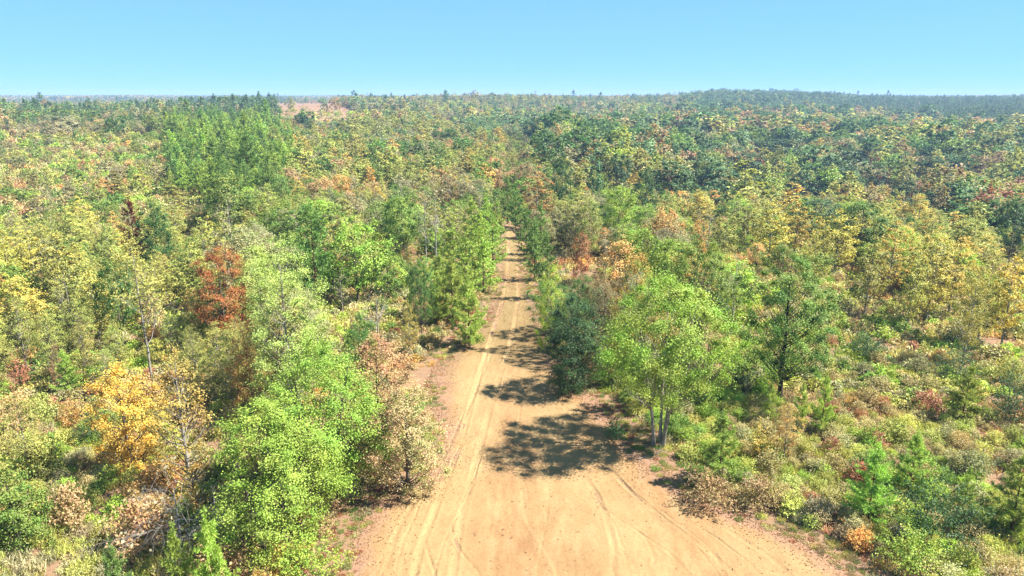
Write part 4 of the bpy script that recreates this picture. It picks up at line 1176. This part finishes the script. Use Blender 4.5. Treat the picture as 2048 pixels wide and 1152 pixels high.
# undergrowth: weeds and small brush over all open ground
rows = []
UPAL = ['tan', 'yolive', 'grey', 'brown', 'leafy', 'yelgreen', 'red', 'orange']
up = [p for kk in (('weeds', 0), ('weeds', 1), ('shrub', 1), ('shrub', 2), ('shrub', 0)) for p in PROTO[kk]]
base = {'weeds0': 0, 'weeds1': 4, 'shrub1': 8, 'shrub2': 12, 'shrub0': 16}
for st, a_, b_, half in ((.85, 22, 70, .82), (1.3, 70, 140, .74), (2.2, 140, 330, .72), (4.5, 330, 650, .7)):
    x, y = jitter_grid(st, a_, b_, half)
    k = ~on_road(x, y, -.25 if st < 1 else .3)
    x, y = x[k], y[k]; z = terrain(x, y)
    u, v, dep = proj(x, y, z)
    cut = poly_in(u, v, ZONES[-1][1]) | poly_in(u, v, ZONES[-2][1])
    bare_patch = vnoise(x / 5, y / 5, 91) + .5 * vnoise(x / 1.6, y / 1.6, 92)
    near_edge = on_road(x, y, 2.4)
    corner = poly_in(u, v, ZONES[[q[0] for q in ZONES].index('grasscorner')][1])
    patch = vnoise(x / 9, y / 9, 93); patch2 = vnoise(x / 3.3, y / 3.3, 94)
    rr = rng.random((len(x), 5))
    for q in range(len(x)):
        if cut[q] and rr[q, 0] < .75: continue
        if near_edge[q] and rr[q, 0] < .35 and st < 2: continue
        if bare_patch[q] > .75 and not corner[q]: continue
        d = math.hypot(x[q], y[q])
        t_ = patch[q] * .5 + patch2[q] * .35 + rr[q, 1] * .9 - .36
        if corner[q]: pn = 'yolive' if rr[q, 2] < .6 else 'grey'
        elif t_ < -.5: pn = 'leafy'
        elif t_ < -.25: pn = 'yelgreen'
        elif t_ < .05: pn = 'yolive'
        elif t_ < .25: pn = 'grey'
        elif t_ < .48: pn = 'straw'
        elif t_ < .64: pn = 'brown'
        elif t_ < .78: pn = 'russet'
        else: pn = 'orange'
        a, b = pal_cols(pn, rng, .16); a = a * 1.2; b = b * 1.2
        bush = rr[q, 3] < (.05 if corner[q] else .6) and not near_edge[q]
        if bush:
            s = rng.uniform(.32, .85) * (1 if st < 2 else 1.7 if st < 4 else 3)
            pi = base['shrub0' if d < 62 else 'shrub1' if d < 130 else 'shrub2'] + rng.integers(0, 4)
            sc = (s, s, s * rng.uniform(.7, 1.25))
        else:
            s = rng.uniform(.7, 1.25) * (1 if st < 1 else 1.5 if st < 2 else 2.6 if st < 4 else 5)
            if near_edge[q]: s *= rng.uniform(.25, .6)
            pi = base['weeds0' if d < 75 else 'weeds1'] + rng.integers(0, 4)
            sc = (s, s, s * rng.uniform(.6, 1.3) / (1 if st < 4 else 2.5))
        rows.append((x[q], y[q], z[q] - .02, rr[q, 4] * 6.28, *sc, pi, a, b))
x, y = jitter_grid(.42, 28, 125, .7)
k = on_road(x, y, 2.4) & ~on_road(x, y, -.6)
x, y = x[k], y[k]; z = terrain(x, y); pn_ = vnoise(x / 2.2, y / 2.2, 95) + .6 * vnoise(x / .8, y / .8, 96) + (~on_road(x, y, .3)) * .45
for q in np.nonzero(pn_ > .12)[0]:
    a, b = pal_cols(['straw', 'yolive', 'leafy', 'russet', 'grey'][rng.choice(5, p=[.34, .22, .14, .14, .16])], rng, .16)
    s = rng.uniform(.16, .42)
    rows.append((x[q], y[q], z[q] - .01, rng.uniform(0, 6.28), s, s, s * rng.uniform(.7, 1.3), base['weeds0'] + rng.integers(0, 4), a, b))
scatter('undergrowth', 'low weeds, dry grass and brush covering the open ground', 'undergrowth', rows, up)

# dry leaves blown onto the sand and lying along its edges
def litter(n=14000):
    r = np.random.default_rng(5)
    y = r.uniform(24, 100, n * 3); A, Bx = xl(y), xr(y)
    side = r.random(len(y)) < .5
    off = r.exponential(1.1, len(y)) * np.where(side, 1, 1.3) - .8
    x = np.where(side, A + off, Bx - off)
    loose = r.random(len(y)) < .12
    x = np.where(loose, A + (Bx - A) * r.random(len(y)), x)
    k = (x > A - 2) & (x < Bx + 2) & ((vnoise(x / 1.6, y / 1.6, 97) > -.25) | loose)
    x, y = x[k][:n], y[k][:n]
    C = np.column_stack([x, y, terrain(x, y) + np.where(on_road(x, y, -1.0), .085, .05)])
    V, Q = leaves(C, .055, .04, np.array([0, 0, 2.4]), r)
    lv = np.column_stack([r.uniform(0, 1, len(x)), r.uniform(0, 1, len(x)), np.zeros(len(x))])
    o = link('fallen_leaves', mesh_from('fallen_leaves', V, Q, [M_LEAF], None, {'leafvar': ('FACE', lv)}))
    o['tint'] = [float(q) for q in lin((176, 116, 84)) * .55]; o['tint2'] = [float(q) for q in lin((206, 170, 128)) * .6]
    tag(o, 'dry brown leaves strewn along the edges of the sandy clearing', 'leaves', kind='stuff')
litter()

# ------------------------------------------------------------------ fallen branches
def fallen(label, px, py, ln, ang, seed):
    x, y = hit(px, py)
    b = bare(seed, ln, ln * .5, 3, .035, first=.25, kids=(3, 2), spread=.5)
    tv, tq = b[0]; bv, bq = b[1][0], b[1][1]
    V = np.concatenate([tv, bv]); Q = np.concatenate([tq, bq + len(tv)])
    V = np.column_stack([V[:, 2] - ln / 2, V[:, 0], np.abs(V[:, 1]) * .6 + .04])
    o = link('fallen_branch', mesh_from('fallen_branch', V, Q, [M_TWIG], smooth=True))
    o.location = (x, y, float(terrain(x, y)) + .02); o.rotation_euler = (0, 0, ang)
    tag(o, label, 'branch')
fallen('grey fallen branch lying at the foot of the broad maple', 1315, 908, 3.2, .5, 41)
fallen('thin fallen branch in the shade beside the little dark bush', 1270, 800, 3.0, .6, 42)
fallen('pale dead stick curving through the scrub below the tall oak', 1492, 830, 2.6, 1.3, 43)

# ------------------------------------------------------------------ haze
def haze(density=2.0e-4):
    m, n = new_mat('autumn_haze')
    pv = N(n, 'ShaderNodeVolumePrincipled')
    pv.inputs['Color'].default_value = (.40, .58, .94, 1)
    pv.inputs['Density'].default_value = density
    pv.inputs['Anisotropy'].default_value = 0.0
    o = N(n, 'ShaderNodeOutputMaterial'); n.links.new(pv.outputs[0], o.inputs['Volume'])
    x0, x1, y0, y1, z0, z1 = -9300, 9300, -9300, 9300, -34, 66
    V = [(x, y, z) for z in (z0, z1) for (x, y) in ((x0, y0), (x1, y0), (x1, y1), (x0, y1))]
    Q = [(3, 2, 1, 0), (4, 5, 6, 7), (0, 1, 5, 4), (1, 2, 6, 5), (2, 3, 7, 6), (3, 0, 4, 7)]
    me = mesh_from('haze', V, Q, [m])
    o = link('haze', me)
    tag(o, 'thin pale haze softening the far hills', 'haze', kind='stuff')
haze()
print('things', used, 'individuals', len(ind), 'filled', len(idx))
